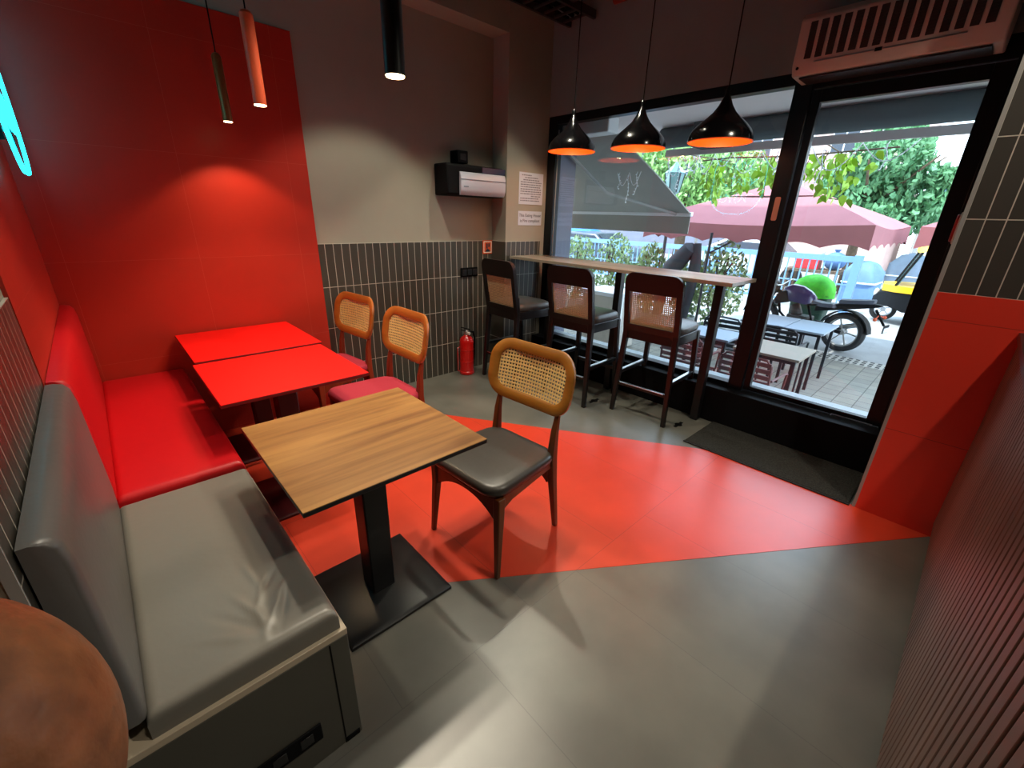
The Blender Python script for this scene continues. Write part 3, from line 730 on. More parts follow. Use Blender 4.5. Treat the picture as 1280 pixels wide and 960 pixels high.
# ------------------------------------------------------------------ overhead services
tr = thing('cable_tray', 'dark cable tray and duct under the ceiling near the corner column', 'cable tray', (0, 0, 0))
mb = MB()
for y in (2.80, 3.06): mb.box(2.0, 3.48, y-.012, y+.012, 3.06, 3.12)
for k in range(12): mb.box(2.05+k*.12, 2.07+k*.12, 2.80, 3.06, 3.065, 3.08)
mb.build('ladder_tray', M['duct'], tr)
MB().box(2.15, 3.16, 2.60, 2.76, 3.07, 3.2).build('duct', M['duct'], tr, bevel=.01)
mb = MB()
for k, (y, r) in enumerate(((2.86, .014), (2.91, .012), (2.96, .016), (3.01, .011))):
    mb.tube([(2.0+.1*i, y+.008*math.sin(i*1.3+k), 3.09+r+.004*math.sin(i+k)) for i in range(15)], r, 6)
mb.build('cables', M['matte_black'], tr)
for x in (2.3, 3.2):
    MB().tube([(x, 2.85, 3.1), (x, 2.85, ZC)], .006, 6).build('hanger', M['duct'], tr)
tag(MB().tube([(3.40, .6, 3.1), (3.40, 2.55, 3.1)], .028, 12).tube([(3.40, 2.5, 3.1), (3.40, 2.5, ZC)], .008, 6).tube([(3.40, .9, 3.1), (3.40, .9, ZC)], .008, 6).build('sprinkler_pipe', M['redpipe']), 'red sprinkler pipe high beside the dark duct', 'pipe')

# ------------------------------------------------------------------ outdoors (patio lies lower than the shop floor)
GZ = -.40
struct(MB().box(3.6, 8.0, -6, 9, GZ-.1, GZ).build('ground', M['paver'], smooth=0))
struct(MB().box(8.0, 45, -25, 40, GZ-.12, GZ-.01).build('road', M['road'], smooth=0))
struct(MB().box(7.9, 8.25, -6, 9, GZ-.05, GZ+.004).build('drain_channel', M['drain'], smooth=0))
struct(MB().box(3.60, 3.80, -1, 3.28, GZ, .285).build('sill_outside', M['granite'], smooth=0))
struct(MB().box(3.62, 3.97, 3.29, 3.75, GZ, 2.6).build('wall_outside_pier', M['slate_wall'], smooth=0))
struct(MB().box(3.50, 3.62, -6, 9, 3.46, 10).box(3.5, 3.62, 3.75, 9, GZ, 3.46).build('wall_upper_shade_caster', M['cream_wall'], smooth=0))  # upper wall is unseen, added this tall to shade the patio; side wall below
struct(MB().box(3.62, 4.75, -4, 9, 2.39, 2.47).build('roof_soffit', M['soffit'], smooth=0))
sl = tag(MB().lathe([(.075, 0), (.075, .004), (.055, .005), (.05, .001)], 24, Matrix.Translation((4.33, .37, 2.384))).build('soffit_light', M['white_plastic']), 'round recessed light in the pale soffit outside the glass door', 'light')
sd = thing('shutter_drum', 'large grey roller shutter drum running along outside above the glass', 'shutter drum', (4.5, 0, 2.295))
MB().lathe([(.092, -4), (.092, 2.62)], 32, Matrix.Rotation(-PI/2, 4, 'X')).build('drum', M['shutter_drum'], sd)
MB().box(-.12, .12, 1.95, 2.25, -.115, .095).build('mounting_bracket', mat('grey_bracket', srgb(62, 70, 74), .6), sd, bevel=.01)
MB().box(.10, .13, -4, 2.62, -.155, -.09).build('trim_board', M['soffit'], sd)
# retractable awning
aw = thing('awning', 'grey retractable awning stretched out over the patio behind the first pendant lamp', 'awning', (0, 0, 0))
MB().loft([[(x, y, z) for x, z in ((3.7, 2.30), (4.6, 1.98), (5.5, 1.615), (5.5, 1.60), (4.6, 1.965), (3.7, 2.285))] for y in (2.68, 6.6)]).build('fabric', M['greycanvas'], aw)
MB().box(5.47, 5.53, 2.66, 6.62, 1.575, 1.625).build('front_bar', M['white_paint'], aw, bevel=.006)
MB().box(5.505, 5.515, 2.68, 6.6, 1.37, 1.58).build('valance', M['greycanvas'], aw)
MB().box(3.62, 3.78, 2.66, 6.62, 2.25, 2.38).build('cassette', M['white_paint'], aw, bevel=.01)
for a in ([(3.78, 3.22, 2.12), (4.5, 3.24, 1.80), (5.46, 2.85, 1.60)], [(3.78, 5.8, 2.12), (4.5, 5.78, 1.80), (5.46, 6.3, 1.60)]):
    MB().tube(a, .018, 8).build('folding_arm', M['trimgrey'], aw)

def leafball(mb, c, rad, n, size, rnd, shell=.55):
    for _ in range(n):
        while True:
            p = Vector((rnd.uniform(-1, 1), rnd.uniform(-1, 1), rnd.uniform(-1, 1)))
            if shell < p.length < 1: break
        q = Vector((c[0]+p.x*rad[0], c[1]+p.y*rad[1], c[2]+p.z*rad[2]))
        e = Euler((rnd.uniform(0, 6.3), rnd.uniform(0, 6.3), rnd.uniform(0, 6.3))).to_matrix()
        s = size*rnd.uniform(.6, 1.3)
        mb.add([tuple(q+e @ Vector(v)) for v in ((-s*.5, 0, 0), (0, -s*.28, s*.06), (s*.5, 0, 0), (0, s*.28, s*.06))], [(0, 1, 2, 3)])
RL = random.Random(11)
# clipped variegated shrubs in pots along the railing
shr = [(7.0, 5.55, .36, 1.18, 'variegated shrub in a grey pot farthest along the patio, below the awning edge'), (7.1, 4.78, .38, 1.22, 'variegated shrub in a grey pot left of the patch of blue railing'),
       (7.0, 3.98, .28, 1.15, 'slim variegated shrub in a grey pot right of the patch of blue railing'), (7.2, 3.35, .30, .95, 'low variegated shrub in a grey pot behind the covered sunshade'),
       (6.9, 2.72, .38, 1.24, 'dense variegated shrub in a grey pot under the near edge of the maroon parasol')]
for x, y, r, zt, lab in shr:
    t = thing('potted_shrub', lab, 'shrub', (x, y, GZ), 0, 'variegated shrubs in pots along the railing')
    MB().lathe([(.15, 0), (.20, .34), (.215, .36), (.215, .40), (.19, .40), (.185, .36), (.01, .36)], 20).build('pot', M['granite'], t)
    m = MB()
    for k in range(4): m.tube([(RL.uniform(-.06, .06), RL.uniform(-.06, .06), .36), (RL.uniform(-.15, .15), RL.uniform(-.15, .15), .8), (RL.uniform(-.2, .2), RL.uniform(-.2, .2), zt+.2)], .012, 5)
    m.build('stem', M['brownstem'], t)
    m = MB(); h = zt-GZ
    leafball(m, (0, 0, .40+(h-.4)*.5), (r, r, (h-.4)*.55), 900, .085, RL, .2)
    f = m.build('foliage', M['leaf_c'], t, smooth=0)

# blue railing
fn = thing('blue_railing', 'light blue metal railing with vertical bars along the street edge', 'railing', (12.6, 0, GZ))
MB().box(-.03, .03, 2.0, 16, 1.14, 1.27).build('top_rail', M['bluefence'], fn); MB().box(-.03, .03, 2.0, 16, .12, .18).build('bottom_rail', M['bluefence'], fn)
MB().box(-.02, .02, 2.0, 16, .62, .65).build('middle_rail', M['bluefence'], fn)
for y in (2.02, 5.2, 8.4, 11.6, 15.9): MB().box(-.07, .07, y-.08, y+.08, 0, 1.3).build('post', M['bluefence'], fn)
for k in range(90):
    y = 2.2+k*.152
    MB().box(-.012, .012, y-.014, y+.014, .15, 1.16).build('bar', M['bluefence'], fn, smooth=0)

# parasols
def parasol(label, cx, cy):
    t = thing('parasol', label, 'parasol', (cx, cy, GZ), 0, 'maroon square parasols on the patio')
    ze, zv, za, hw = 1.94, 1.66, 2.36, 1.46
    m = MB(); n = 12
    top = []
    for j in range(5):
        k = 1-j/5*.72; z = ze+(za-ze)*(j/5)**.9 if j else ze
        ring = []
        for sx, sy, ex, ey in ((-1, -1, 1, 0), (1, -1, 0, 1), (1, 1, -1, 0), (-1, 1, 0, -1)):
            for q in range(n):
                u = q/n*2; sag = .05*math.sin(PI*q/n)*(1-j/5)
                ring.append(((sx+ex*u)*hw*k*(1-sag*.3), (sy+ey*u)*hw*k*(1-sag*.3), z-sag))
        top.append(ring)
    m.loft(top, False); m.build('canopy', M['maroon_canvas'], t, smooth=20)
    m = MB()
    for sx, sy, ex, ey in ((-1, -1, 1, 0), (1, -1, 0, 1), (1, 1, -1, 0), (-1, 1, 0, -1)):
        N = 72; up = []; lo = []
        for q in range(N+1):
            u = q/N*2; x = (sx+ex*u)*hw; y = (sy+ey*u)*hw; sag = .05*math.sin(PI*q/N)
            sc = .055*abs(math.sin(PI*q/N*6))
            up.append((x, y, ze-sag)); lo.append((x*1.005, y*1.005, zv+sc))
        for q in range(N): m.add([up[q], up[q+1], lo[q+1], lo[q]], [(0, 1, 2, 3)])
    m.build('valance', M['maroon_canvas'], t, smooth=30)
    m = MB(); m.loft([[(sx*.58*k, sy*.58*k, z) for sx, sy in ((-1, -1), (1, -1), (1, 1), (-1, 1))] for k, z in ((1, 2.30), (.5, 2.43), (.03, 2.52))]); m.build('vent_cap', M['maroon_canvas'], t, smooth=0)
    MB().tube([(0, 0, .06), (0, 0, 2.5)], .028, 10).build('pole', M['cafe_dark'], t)
    MB().box(-.35, .35, -.35, .35, 0, .07).build('base', M['granite'], t, bevel=.01)
    for sx, sy in ((1, 1), (1, -1), (-1, 1), (-1, -1)):
        MB().bar((0, 0, za), (sx*hw*.98, sy*hw*.98, ze-.02), .02, .03).build('rib', M['cafe_dark'], t)
        MB().bar((0, 0, 1.55), (sx*hw*.5, sy*hw*.5, 2.13), .016, .022).build('strut', M['cafe_dark'], t)
    return t
parasol('faded maroon square parasol with scalloped edge spread behind the door post', 8.0, 2.45)
parasol('second maroon parasol, mostly hidden by the right side of the door', 9.5, -.72)
# covered folded sunshade and thin post
cs = thing('folded_sunshade', 'dark folded sunshade under a cover, leaning above the bar table outside', 'sunshade', (6.5, 3.1, GZ))
MB().tube([(.0, .42, .0), (.0, .32, .9), (0, .22, 1.25), (0, -.02, 1.55), (0, -.06, 1.60)], [.06, .09, .14, .11, .04], 12).build('cover', M['canvas_black'], cs)
MB().tube([(.06, .0, .0), (.05, -.10, .9), (.03, -.12, 1.3), (0, -.12, 1.62)], [.05, .07, .085, .05], 12).build('skirt', M['canvas_black'], cs)
pp = thing('side_post', 'thin dark post with a slanting strut beside the folded sunshade', 'post', (6.42, 2.77, GZ))
MB().tube([(0, 0, 0), (0, 0, 1.78)], .02, 8).build('post', M['cafe_dark'], pp)
MB().bar((0, 0, 1.50), (.02, -.26, 1.66), .02).build('strut', M['cafe_dark'], pp)
# pale storage counter
sb = thing('storage_counter', 'cream storage counter with pale lid standing outside behind the bar stools', 'counter', (5.75, 3.86, GZ))
MB().box(-.28, .28, -.30, .34, .03, .84).build('body', M['cream_wall'], sb, bevel=.01)
MB().box(-.31, .31, -.33, .37, .84, .90).build('lid', M['white_paint'], sb, bevel=.01)
MB().box(-.33, -.27, -.40, -.33, 0, .92).build('corner_post', M['white_paint'], sb, bevel=.004)

# patio tables and slatted metal chairs
def patio_table(label, x0, x1, y0, y1, top, zt=.73):
    t = thing('patio_table', label, 'table', ((x0+x1)/2, (y0+y1)/2, GZ), 0, None); a, b = (x1-x0)/2, (y1-y0)/2
    MB().box(-a, a, -b, b, zt-.025, zt).build('tabletop', top, t, bevel=.003)
    for sx in (1, -1):
        for sy in (1, -1): MB().box(sx*(a-.05)-.016, sx*(a-.05)+.016, sy*(b-.05)-.016, sy*(b-.05)+.016, 0, zt-.025).build('leg', M['cafe_dark'], t)
    MB().box(-a+.04, a-.04, -b+.04, b-.04, zt-.06, zt-.026).build('apron', M['cafe_dark'], t)
patio_table('tan patio table just outside the glass door, behind the slatted chair', 4.62, 5.20, .95, 1.56, M['cafe_top_tan'])
patio_table('grey patio table seen between bar leg and door post', 4.80, 5.30, 1.68, 2.2, M['cafe_top'])
patio_table('pale patio table at the rear of the motorcycle', 6.06, 6.80, 1.08, 1.50, M['cafe_top'])
patio_table('pale patio table butted against the one at the motorcycle', 6.07, 6.81, 1.515, 2.03, M['cafe_top'])
def patio_chair(label, x, y, a, m, group='slatted metal patio chairs'):
    t = thing('patio_chair', label, 'chair', (x, y, GZ), math.radians(a), group)
    for s in (1, -1):
        MB().tube([(.20, s*.22, 0), (.19, s*.22, .44)], .012, 6).build('leg', m, t)
        MB().tube([(-.24, s*.22, 0), (-.20, s*.22, .44), (-.24, s*.21, .78), (-.25, s*.17, .83), (-.25, 0, .84)], .012, 6).build('leg', m, t)
        MB().tube([(.19, s*.23, .44), (.19, s*.24, .63), (.10, s*.245, .65), (-.22, s*.23, .65)], .011, 6).build('armrest', m, t)
    mb = MB()
    for k in range(8): mb.box(-.20+k*.052, -.16+k*.052, -.22, .22, .43, .445)
    mb.build('seat', m, t)
    mb = MB()
    for k in range(6): mb.box(-.235-.004*k, -.222-.004*k, -.21, .21, .48+k*.058, .518+k*.058)
    mb.build('backrest', m, t)
patio_chair('maroon slatted metal chair with its back to the glass door', 4.25, 1.22, 0, M['cafe_metal'])
patio_chair('maroon slatted metal chair seen between the bar legs', 4.45, 1.92, 2, M['cafe_metal'])
patio_chair('dark slatted metal chair between the tan table and the pale tables', 5.72, 1.42, 0, M['cafe_dark'])
patio_chair('dark slatted metal chair behind the grey table, near the post', 5.72, 2.05, 5, M['cafe_dark'])

# motorcycle: x forward, origin at the rear wheel contact
mc = thing('motorcycle', 'black motorcycle with a dark violet tank parked across the patio edge', 'motorcycle', (8.6, 1.30, GZ), math.radians(78))
RX = Matrix.Rotation(PI/2, 4, 'X')
def wheel(parent, x, r, w, rubm, rimm, spokes=6):
    T = Matrix.Translation((x, 0, r)) @ RX
    prof = [(r-.085, -w*.35), (r-.07, -w*.5), (r-.03, -w*.5), (r, -w*.2), (r, w*.2), (r-.03, w*.5), (r-.07, w*.5), (r-.085, w*.35)]
    m = MB(); m.loft([[(a*math.cos(2*PI*k/36), a*math.sin(2*PI*k/36), z) for k in range(36)] for a, z in prof], False, T, True)
    o = m.build('wheel', rubm, parent)
    m = MB(); m.loft([[(a*math.cos(2*PI*k/36), a*math.sin(2*PI*k/36), z) for k in range(36)] for a, z in ((r-.082, -w*.3), (r-.082, w*.3), (r-.105, w*.2), (r-.105, -w*.2))], False, T, True)
    m.lathe([(.045, -w*.5), (.045, w*.5)], 16, T)
    for k in range(spokes):
        a = 2*PI*k/spokes; m.bar(tuple(T @ Vector((.04*math.cos(a), .04*math.sin(a), 0))), tuple(T @ Vector(((r-.1)*math.cos(a+.15), (r-.1)*math.sin(a+.15), 0))), .022, .016)
    m.build('rim', rimm, o)
wheel(mc, 0, .315, .13, M['rubber'], M['trimgrey']); wheel(mc, 1.34, .30, .10, M['rubber'], M['trimgrey'])
mb = MB()
for s in (1, -1):
    mb.bar((0, s*.09, .315), (.48, s*.10, .38), .03, .05)
    mb.tube([(1.34, s*.085, .30), (1.16, s*.085, .80)], .022, 8)
mb.tube([(1.16, 0, .82), (.95, 0, .72), (.62, 0, .66), (.48, 0, .36), (.78, 0, .24), (1.05, 0, .45), (1.14, 0, .76)], .022, 8)
mb.tube([(.62, .1, .66), (.30, .1, .70), (-.10, .08, .78)], .016, 6); mb.tube([(.62, -.1, .66), (.30, -.1, .70), (-.10, -.08, .78)], .016, 6)
mb.build('frame', M['rick_black'], mc)
mb = MB(); mb.box(.52, .86, -.13, .13, .22, .46); mb.lathe([(.075, 0), (.085, .02), (.085, .16), (.07, .2)], 16, Matrix.Translation((.74, 0, .44)) @ Matrix.Rotation(.5, 4, 'Y'))
mb.lathe([(.09, -.16), (.09, .16)], 18, Matrix.Translation((.62, 0, .32)) @ RX); mb.build('engine', M['duct'], mc, bevel=.015)
tk = MB().loft([[(x, y*w, z0+z*h) for y, z in ((-.5, 0), (-.5, .55), (-.32, .95), (0, 1.05), (.32, .95), (.5, .55), (.5, 0))] for x, w, z0, h in ((.52, .16, .66, .12), (.60, .24, .66, .20), (.74, .30, .67, .26), (.90, .30, .70, .25), (1.02, .22, .74, .16))]).build('tank', M['bike_blue'], mc, smooth=60)
for s in (1, -1):
    MB().loft([[(x, s*y, z) for x, z in ((.86, .66), (1.08, .60), (1.10, .76), (.95, .86))] for y in (.14, .165)]).build('tank_shroud', M['rick_black'], mc, bevel=.01)
MB().loft([[(x, y*w, z0+z*.075) for y, z in ((-.5, 0), (-.45, .8), (0, 1), (.45, .8), (.5, 0))] for x, w, z0 in ((.54, .18, .68), (.36, .26, .665), (.16, .26, .68), (.10, .20, .72))]).build('rider_seat', M['bike_seat'], mc, smooth=50)
MB().loft([[(x, y*w, z0+z*.07) for y, z in ((-.5, 0), (-.45, .8), (0, 1), (.45, .8), (.5, 0))] for x, w, z0 in ((.14, .18, .76), (.0, .22, .775), (-.24, .17, .81), (-.30, .10, .82))]).build('pillion_seat', M['bike_seat'], mc, smooth=50)
MB().loft([[(x, y*w, z0+z*h) for y, z in ((-.5, 0), (-.5, 1), (.5, 1), (.5, 0))] for x, w, z0, h in ((.45, .22, .58, .10), (.1, .24, .66, .10), (-.30, .14, .76, .06), (-.40, .07, .79, .03))]).build('tail', M['rick_black'], mc, bevel=.01)
mb = MB(); mb.loft([[(.355*math.cos(a)*1.0, y, .315+.352*math.sin(a)) for y in (-.075, .075)]+[(.34*math.cos(a), y, .315+.338*math.sin(a)) for y in (.075, -.075)] for a in [math.radians(20+k*14) for k in range(12)]]); mb.build('rear_mudguard', M['rick_black'], mc)
mb = MB(); mb.bar((-.34, 0, .74), (-.50, 0, .52), .02, .03); mb.box(-.535, -.525, -.09, .09, .42, .54); mb.build('plate_holder', M['rick_black'], mc)
MB().box(-.545, -.536, -.08, .08, .43, .50).build('number_plate', M['white_paint'], mc)
for s in (1, -1): MB().sphere((-.42, s*.17, .62), .028, 8, 6).bar((-.42, s*.15, .62), (-.40, s*.02, .66), .012).build('indicator', M['sign_orange'], mc)
MB().tube([(.85, -.14, .30), (.55, -.15, .24), (.30, -.16, .30), (.05, -.17, .38), (-.22, -.17, .48)], [.022, .022, .03, .048, .045], 12).build('exhaust', M['steel'], mc)
mb = MB(); mb.tube([(1.12, -.36, .98), (1.13, -.30, .99), (1.16, -.08, .90), (1.16, .08, .90), (1.13, .30, .99), (1.12, .36, .98)], .013, 8)
mb.build('handlebar', M['steel'], mc)
for s in (1, -1):
    MB().tube([(1.13, s*.24, .98), (1.18, s*.27, 1.10)], .006, 6).sphere((1.18, s*.28, 1.13), (.012, .06, .036), 10, 6).build('mirror', M['rick_black'], mc)
MB().loft([[(x, y*w, z0+z*h) for y, z in ((-.5, 0), (-.5, .7), (0, 1), (.5, .7), (.5, 0))] for x, w, z0, h in ((1.18, .20, .76, .16), (1.28, .20, .74, .18), (1.33, .12, .77, .10))]).build('headlight', M['rick_black'], mc, bevel=.01)
mb = MB(); mb.loft([[(1.34+.36*math.cos(a), y, .30+.34*math.sin(a)) for y in (-.06, .06)]+[(1.34+.348*math.cos(a), y, .30+.328*math.sin(a)) for y in (.06, -.06)] for a in [math.radians(10+k*14) for k in range(10)]]); mb.build('front_mudguard', M['rick_black'], mc)
MB().tube([(.5, .1, .3), (.46, .2, .0)], .012, 6).build('kickstand', M['cafe_dark'], mc)

# green covered bin behind the motorcycle
gb = thing('covered_bin', 'dark green bin heaped with a bright green cover behind the motorcycle tank', 'bin', (9.75, 2.10, GZ))
MB().loft([rrect(.42, .50, .06, 4, 0, 0, 0), rrect(.5, .60, .06, 4, 0, 0, .70), rrect(.52, .62, .06, 4, 0, 0, .72)]).build('bin_body', M['dkgreen'], gb)
rings = []
for z, k in ((.66, 1.12), (.74, 1.14), (.84, 1.06), (.94, .88), (1.02, .58), (1.05, .2)):
    rings.append([(x*k+.012*math.sin(9*y+z*20), y*k+.012*math.sin(11*x+z*17), z+.012*math.sin(14*x+9*y)) for x, y, _ in rrect(.5, .60, .16, 6)])
MB().loft(rings).build('cover', M['green_cloth'], gb, smooth=60)

# auto rickshaw: x forward, origin under the front wheel
ar = thing('auto_rickshaw', 'black and yellow auto rickshaw, only its nose seen beside the door jamb', 'auto rickshaw', (12.4, 1.30, GZ), math.radians(97))
wheel(ar, 0, .235, .11, M['rubber'], M['steel'], 5)
m0 = MB()
for s in (1, -1): m0.lathe([(.10, s*.50), (.235, s*.50), (.235, s*.60), (.10, s*.60)], 24, Matrix.Translation((-1.95, 0, .235)) @ RX)
o = MB().lathe([(.10, .50), (.235, .50), (.235, .60), (.10, .60)], 24, Matrix.Translation((-1.95, 0, .235)) @ RX).build('wheel', M['rubber'], ar)
o = MB().lathe([(.10, -.60), (.235, -.60), (.235, -.50), (.10, -.50)], 24, Matrix.Translation((-1.95, 0, .235)) @ RX).build('wheel', M['rubber'], ar)
MB().loft([[(x, y*w, z) for y, z in ((-.5, z0), (-.5, z1), (.5, z1), (.5, z0))] for x, w, z0, z1 in ((.24, .16, .40, .50), (.16, .5, .34, .62), (-.05, .9, .36, .72), (-.30, 1.1, .28, .75), (-2.3, 1.25, .28, .75), (-2.45, 1.2, .34, .74))]).build('body', M['rick_black'], ar, bevel=.02)
MB().loft([[(x, y*w, z) for y, z in ((-.5, .66), (-.5, .80), (.5, .80), (.5, .66))] for x, w in ((.13, .56), (-.06, .95), (-.30, 1.14), (-2.3, 1.29))]).build('yellow_band', M['rick_yellow'], ar, bevel=.01)
MB().loft([[(x, y, z) for y in (-w/2, w/2)] + [(x-.02, y, z) for y in (w/2, -w/2)] for x, w, z in ((-.08, .92, .80), (-.30, 1.02, 1.45))]).build('windscreen', M['rick_glass'], ar)
mb = MB()
for s in (1, -1):
    mb.tube([(-.06, s*.48, .80), (-.30, s*.54, 1.48)], .022, 6); mb.tube([(-1.0, s*.60, .75), (-1.0, s*.57, 1.5)], .02, 6); mb.tube([(-2.3, s*.60, .75), (-2.25, s*.57, 1.5)], .02, 6)
mb.build('pillars', M['rick_black'], ar)
MB().loft([[(x, y*w, z) for y, z in ((-.5, z0), (-.45, z0+.10), (0, z0+.15), (.45, z0+.10), (.5, z0))] for x, w, z0 in ((-.24, 1.1, 1.46), (-.5, 1.22, 1.52), (-2.3, 1.24, 1.52), (-2.5, 1.15, 1.40))]).build('hood', M['rick_yellow'], ar, smooth=50)
MB().loft([[(.16*1.5*math.cos(a), y, .235+.29*math.sin(a)) for y in (-.09, .09)]+[(.15*1.5*math.cos(a), y, .235+.275*math.sin(a)) for y in (.09, -.09)] for a in [math.radians(10+k*16) for k in range(11)]]).build('front_mudguard', M['rick_black'], ar)
MB().sphere((.20, 0, .58), (.05, .09, .09), 12, 8).build('headlamp', M['white_plastic'], ar)
MB().box(-1.9, -1.35, -.5, .5, .75, .86).box(-1.95, -1.85, -.5, .5, .8, 1.25).build('passenger_seat', M['bike_seat'], ar, bevel=.02)

# parked cars
def car(label, x, y, a, m):
    t = thing('parked_car', label, 'car', (x, y, GZ), math.radians(a), 'cars parked along the street')
    body = [(2.1, .45), (2.12, .62), (1.95, .78), (1.0, .92), (.45, 1.36), (-.9, 1.40), (-1.75, 1.0), (-2.1, .95), (-2.12, .45), (-1.9, .28), (1.9, .28)]
    MB().loft([[(px, y, pz) for px, pz in body] for y in (-.84, .84)]).build('body', m, t, bevel=.07)
    for s in (1, -1):
        MB().loft([[(px, s*yy, pz) for px, pz in ((.86, .95), (.42, 1.28), (-.88, 1.32), (-1.45, 1.0))] for yy in (.835, .85)]).build('side_window', M['dark_pane'], t)
        for xx in (1.35, -1.35):
            MB().lathe([(.12, s*.72), (.31, s*.72), (.31, s*.88), (.14, s*.88)], 24, Matrix.Translation((xx, 0, .31)) @ RX).build('wheel', M['rubber'], t)
    MB().loft([[(.99, y*.95, .955) for y in (-.75, .75)]+[(.49, y*.9, 1.355) for y in (.75, -.75)], [(1.02, y*.95, .965) for y in (-.75, .75)]+[(.52, y*.9, 1.365) for y in (.75, -.75)]]).build('windscreen', M['dark_pane'], t)
car('white car parked on the street, roof showing under the parasol edge', 17.2, 5.6, -90, M['car_white'])
car('dark blue-grey car parked beyond the shrubs at the left of the street', 15.0, 11.0, -90, M['car_dark'])

# street stalls
def stall(label, x, y, w, h, m):
    t = thing('covered_stall', label, 'stall', (x, y, GZ), 0, 'tarpaulin covered street stalls')
    rings = []
    for z, k in ((0, 1.05), (h*.45, 1.0), (h*.75, .9), (h*.95, .55), (h, .12)):
        rings.append([(px*k+.05*math.sin(5*py+z*3), py*k+.06*math.sin(4*px+z*4), z+.04*math.sin(3*px+5*py)*(1 if z > 0 else 0)) for px, py, _ in rrect(1.1, w, .12, 5)])
    MB().loft(rings).build('tarpaulin', m, t, smooth=40)
    MB().tube([(px*1.0, py*1.0, h*.5) for px, py, _ in rrect(1.14, w*1.04, .14, 5)], .02, 5, True).build('tie_rope', M['fairy'], t)
stall('grey tarpaulin covered heap on the street right of the blue railing end', 17.4, 1.5, .95, 1.2, M['tarp_grey'])
stall('blue tarpaulin covered heap on the street at the blue railing end', 15.0, 2.2, .72, 1.05, M['tarp_blue'])
stall('bright blue tarpaulin covered stall seen under the awning at far left', 17.5, 13.8, 2.2, 1.6, M['tarp_bluebright'])
vc = thing('vendor_cart', 'wooden vendor cart on the street carrying crates behind the railing', 'cart', (15.6, 3.45, GZ))
MB().box(-.5, .5, -.7, .7, .62, .70).build('deck', M['bark'], vc)
for sx in (1, -1):
    for sy in (1, -1): MB().box(sx*.44-.03, sx*.44+.03, sy*.62-.03, sy*.62+.03, 0, .62).build('leg', M['bark'], vc)
cr = thing('red_crate', 'red plastic crate with white rim on the street cart', 'crate', (15.5, 3.66, GZ+.70))
MB().box(-.2, .2, -.3, .3, 0, .42).build('box', M['redplastic'], cr, bevel=.015); MB().box(-.215, .215, -.315, .315, .42, .49).build('rim', M['white_paint'], cr, bevel=.01)
sk = thing('cloth_sack', 'pale blue sack slumped beside the red crate on the street cart', 'sack', (15.5, 3.02, GZ+.70))
MB().sphere((0, 0, .262), (.28, .28, .25), 14, 10).build('bag', M['tarp_blue'], sk); MB().lathe([(.05, .44), (.04, .50), (.09, .58)], 10).build('neck', M['tarp_blue'], sk)

# trees
def tree(label, x, y, h, crown, n, size, m, rnd, tr=.16):
    t = thing('street_tree', label, 'tree', (x, y, GZ))
    mb = MB(); mb.tube([(0, 0, 0), (.1, .05, h*.4), (0, .1, h*.75), (.05, 0, h)], [tr, tr*.8, tr*.6, tr*.3], 10)
    for k in range(6):
        a = k*1.05; mb.tube([(0, .05, h*.55+k*.1), (.8*math.cos(a), .8*math.sin(a), h*.75+k*.12), (1.5*math.cos(a), 1.5*math.sin(a), h*.95+k*.1)], [.06, .04, .02], 6)
    mb.build('trunk', M['bark'], t)
    mb = MB()
    for c, r in crown: leafball(mb, c, r, n, size, rnd, .35)
    mb.build('crown', m, t, smooth=0)
rt = random.Random(5)
tree('large leafy green tree across the street behind the glass door', 16.8, 2.9, 3.4, [((0, -.2, 3.7), (1.2, .95, 1.0)), ((.2, -1.0, 2.8), (1.0, .9, .8)), ((-.2, .5, 2.8), (1.1, .8, .8)), ((0, -.4, 2.2), (1.1, 1.4, .6)), ((0, -1.7, 3.15), (.7, .6, .22))], 1500, .22, M['leaf_b'], rt)
tree('leafy tree across the street with its crown behind the middle pendant lamp', 17.5, 8.8, 3.6, [((0, 0, 3.7), (1.5, 1.9, 1.4)), ((0, -1.6, 3.4), (1.2, 1.4, 1.1)), ((0, 1.6, 3.5), (1.2, 1.4, 1.2)), ((-.3, -.4, 2.6), (1.1, 1.6, .7))], 1300, .24, M['leaf_a'], rt, .24)
tree('pale trunked tree far along the street, crown above the awning', 19.5, 15.5, 4, [((0, 0, 4.0), (1.8, 2.2, 1.6)), ((0, -2, 3.6), (1.4, 1.6, 1.2))], 1200, .26, M['leaf_a'], rt, .28)
# hanging creeper over the patio
hv = thing('hanging_creeper', 'bright green creeper leaves hanging over the patio in front of the street', 'creeper', (5.25, 0, 0))
mb = MB(); rv = random.Random(21); strands = []
for k in range(26):
    y = .95+1.5*rv.random(); z1 = 2.16; ln = rv.uniform(.12, .48) if y > 1.35 else rv.uniform(.08, .42)
    x = rv.uniform(-.16, .25); strands.append((x, y, z1, ln))
vm = MB()
for x, y, z1, ln in strands:
    vm.tube([(x, y, z1), (x+.02, y+.03, z1-ln*.5), (x, y, z1-ln)], .004, 4)
    for q in range(int(ln*42)):
        zz = z1-ln*rv.random(); yy = y+rv.uniform(-.07, .07); xx = x+rv.uniform(-.07, .07)
        e = Euler((rv.uniform(-.6, .6), rv.uniform(-.9, .9), rv.uniform(0, 6.3))).to_matrix(); s = rv.uniform(.05, .10)
        pts = [Vector((0, 0, 0)), Vector((s*.35, 0, -s*.25)), Vector((s*.28, .01, -s*.7)), Vector((0, .015, -s*1.2)), Vector((-s*.28, .01, -s*.7)), Vector((-s*.35, 0, -s*.25))]
        mb.add([tuple(Vector((xx, yy, zz))+e @ p) for p in pts], [tuple(range(6))])
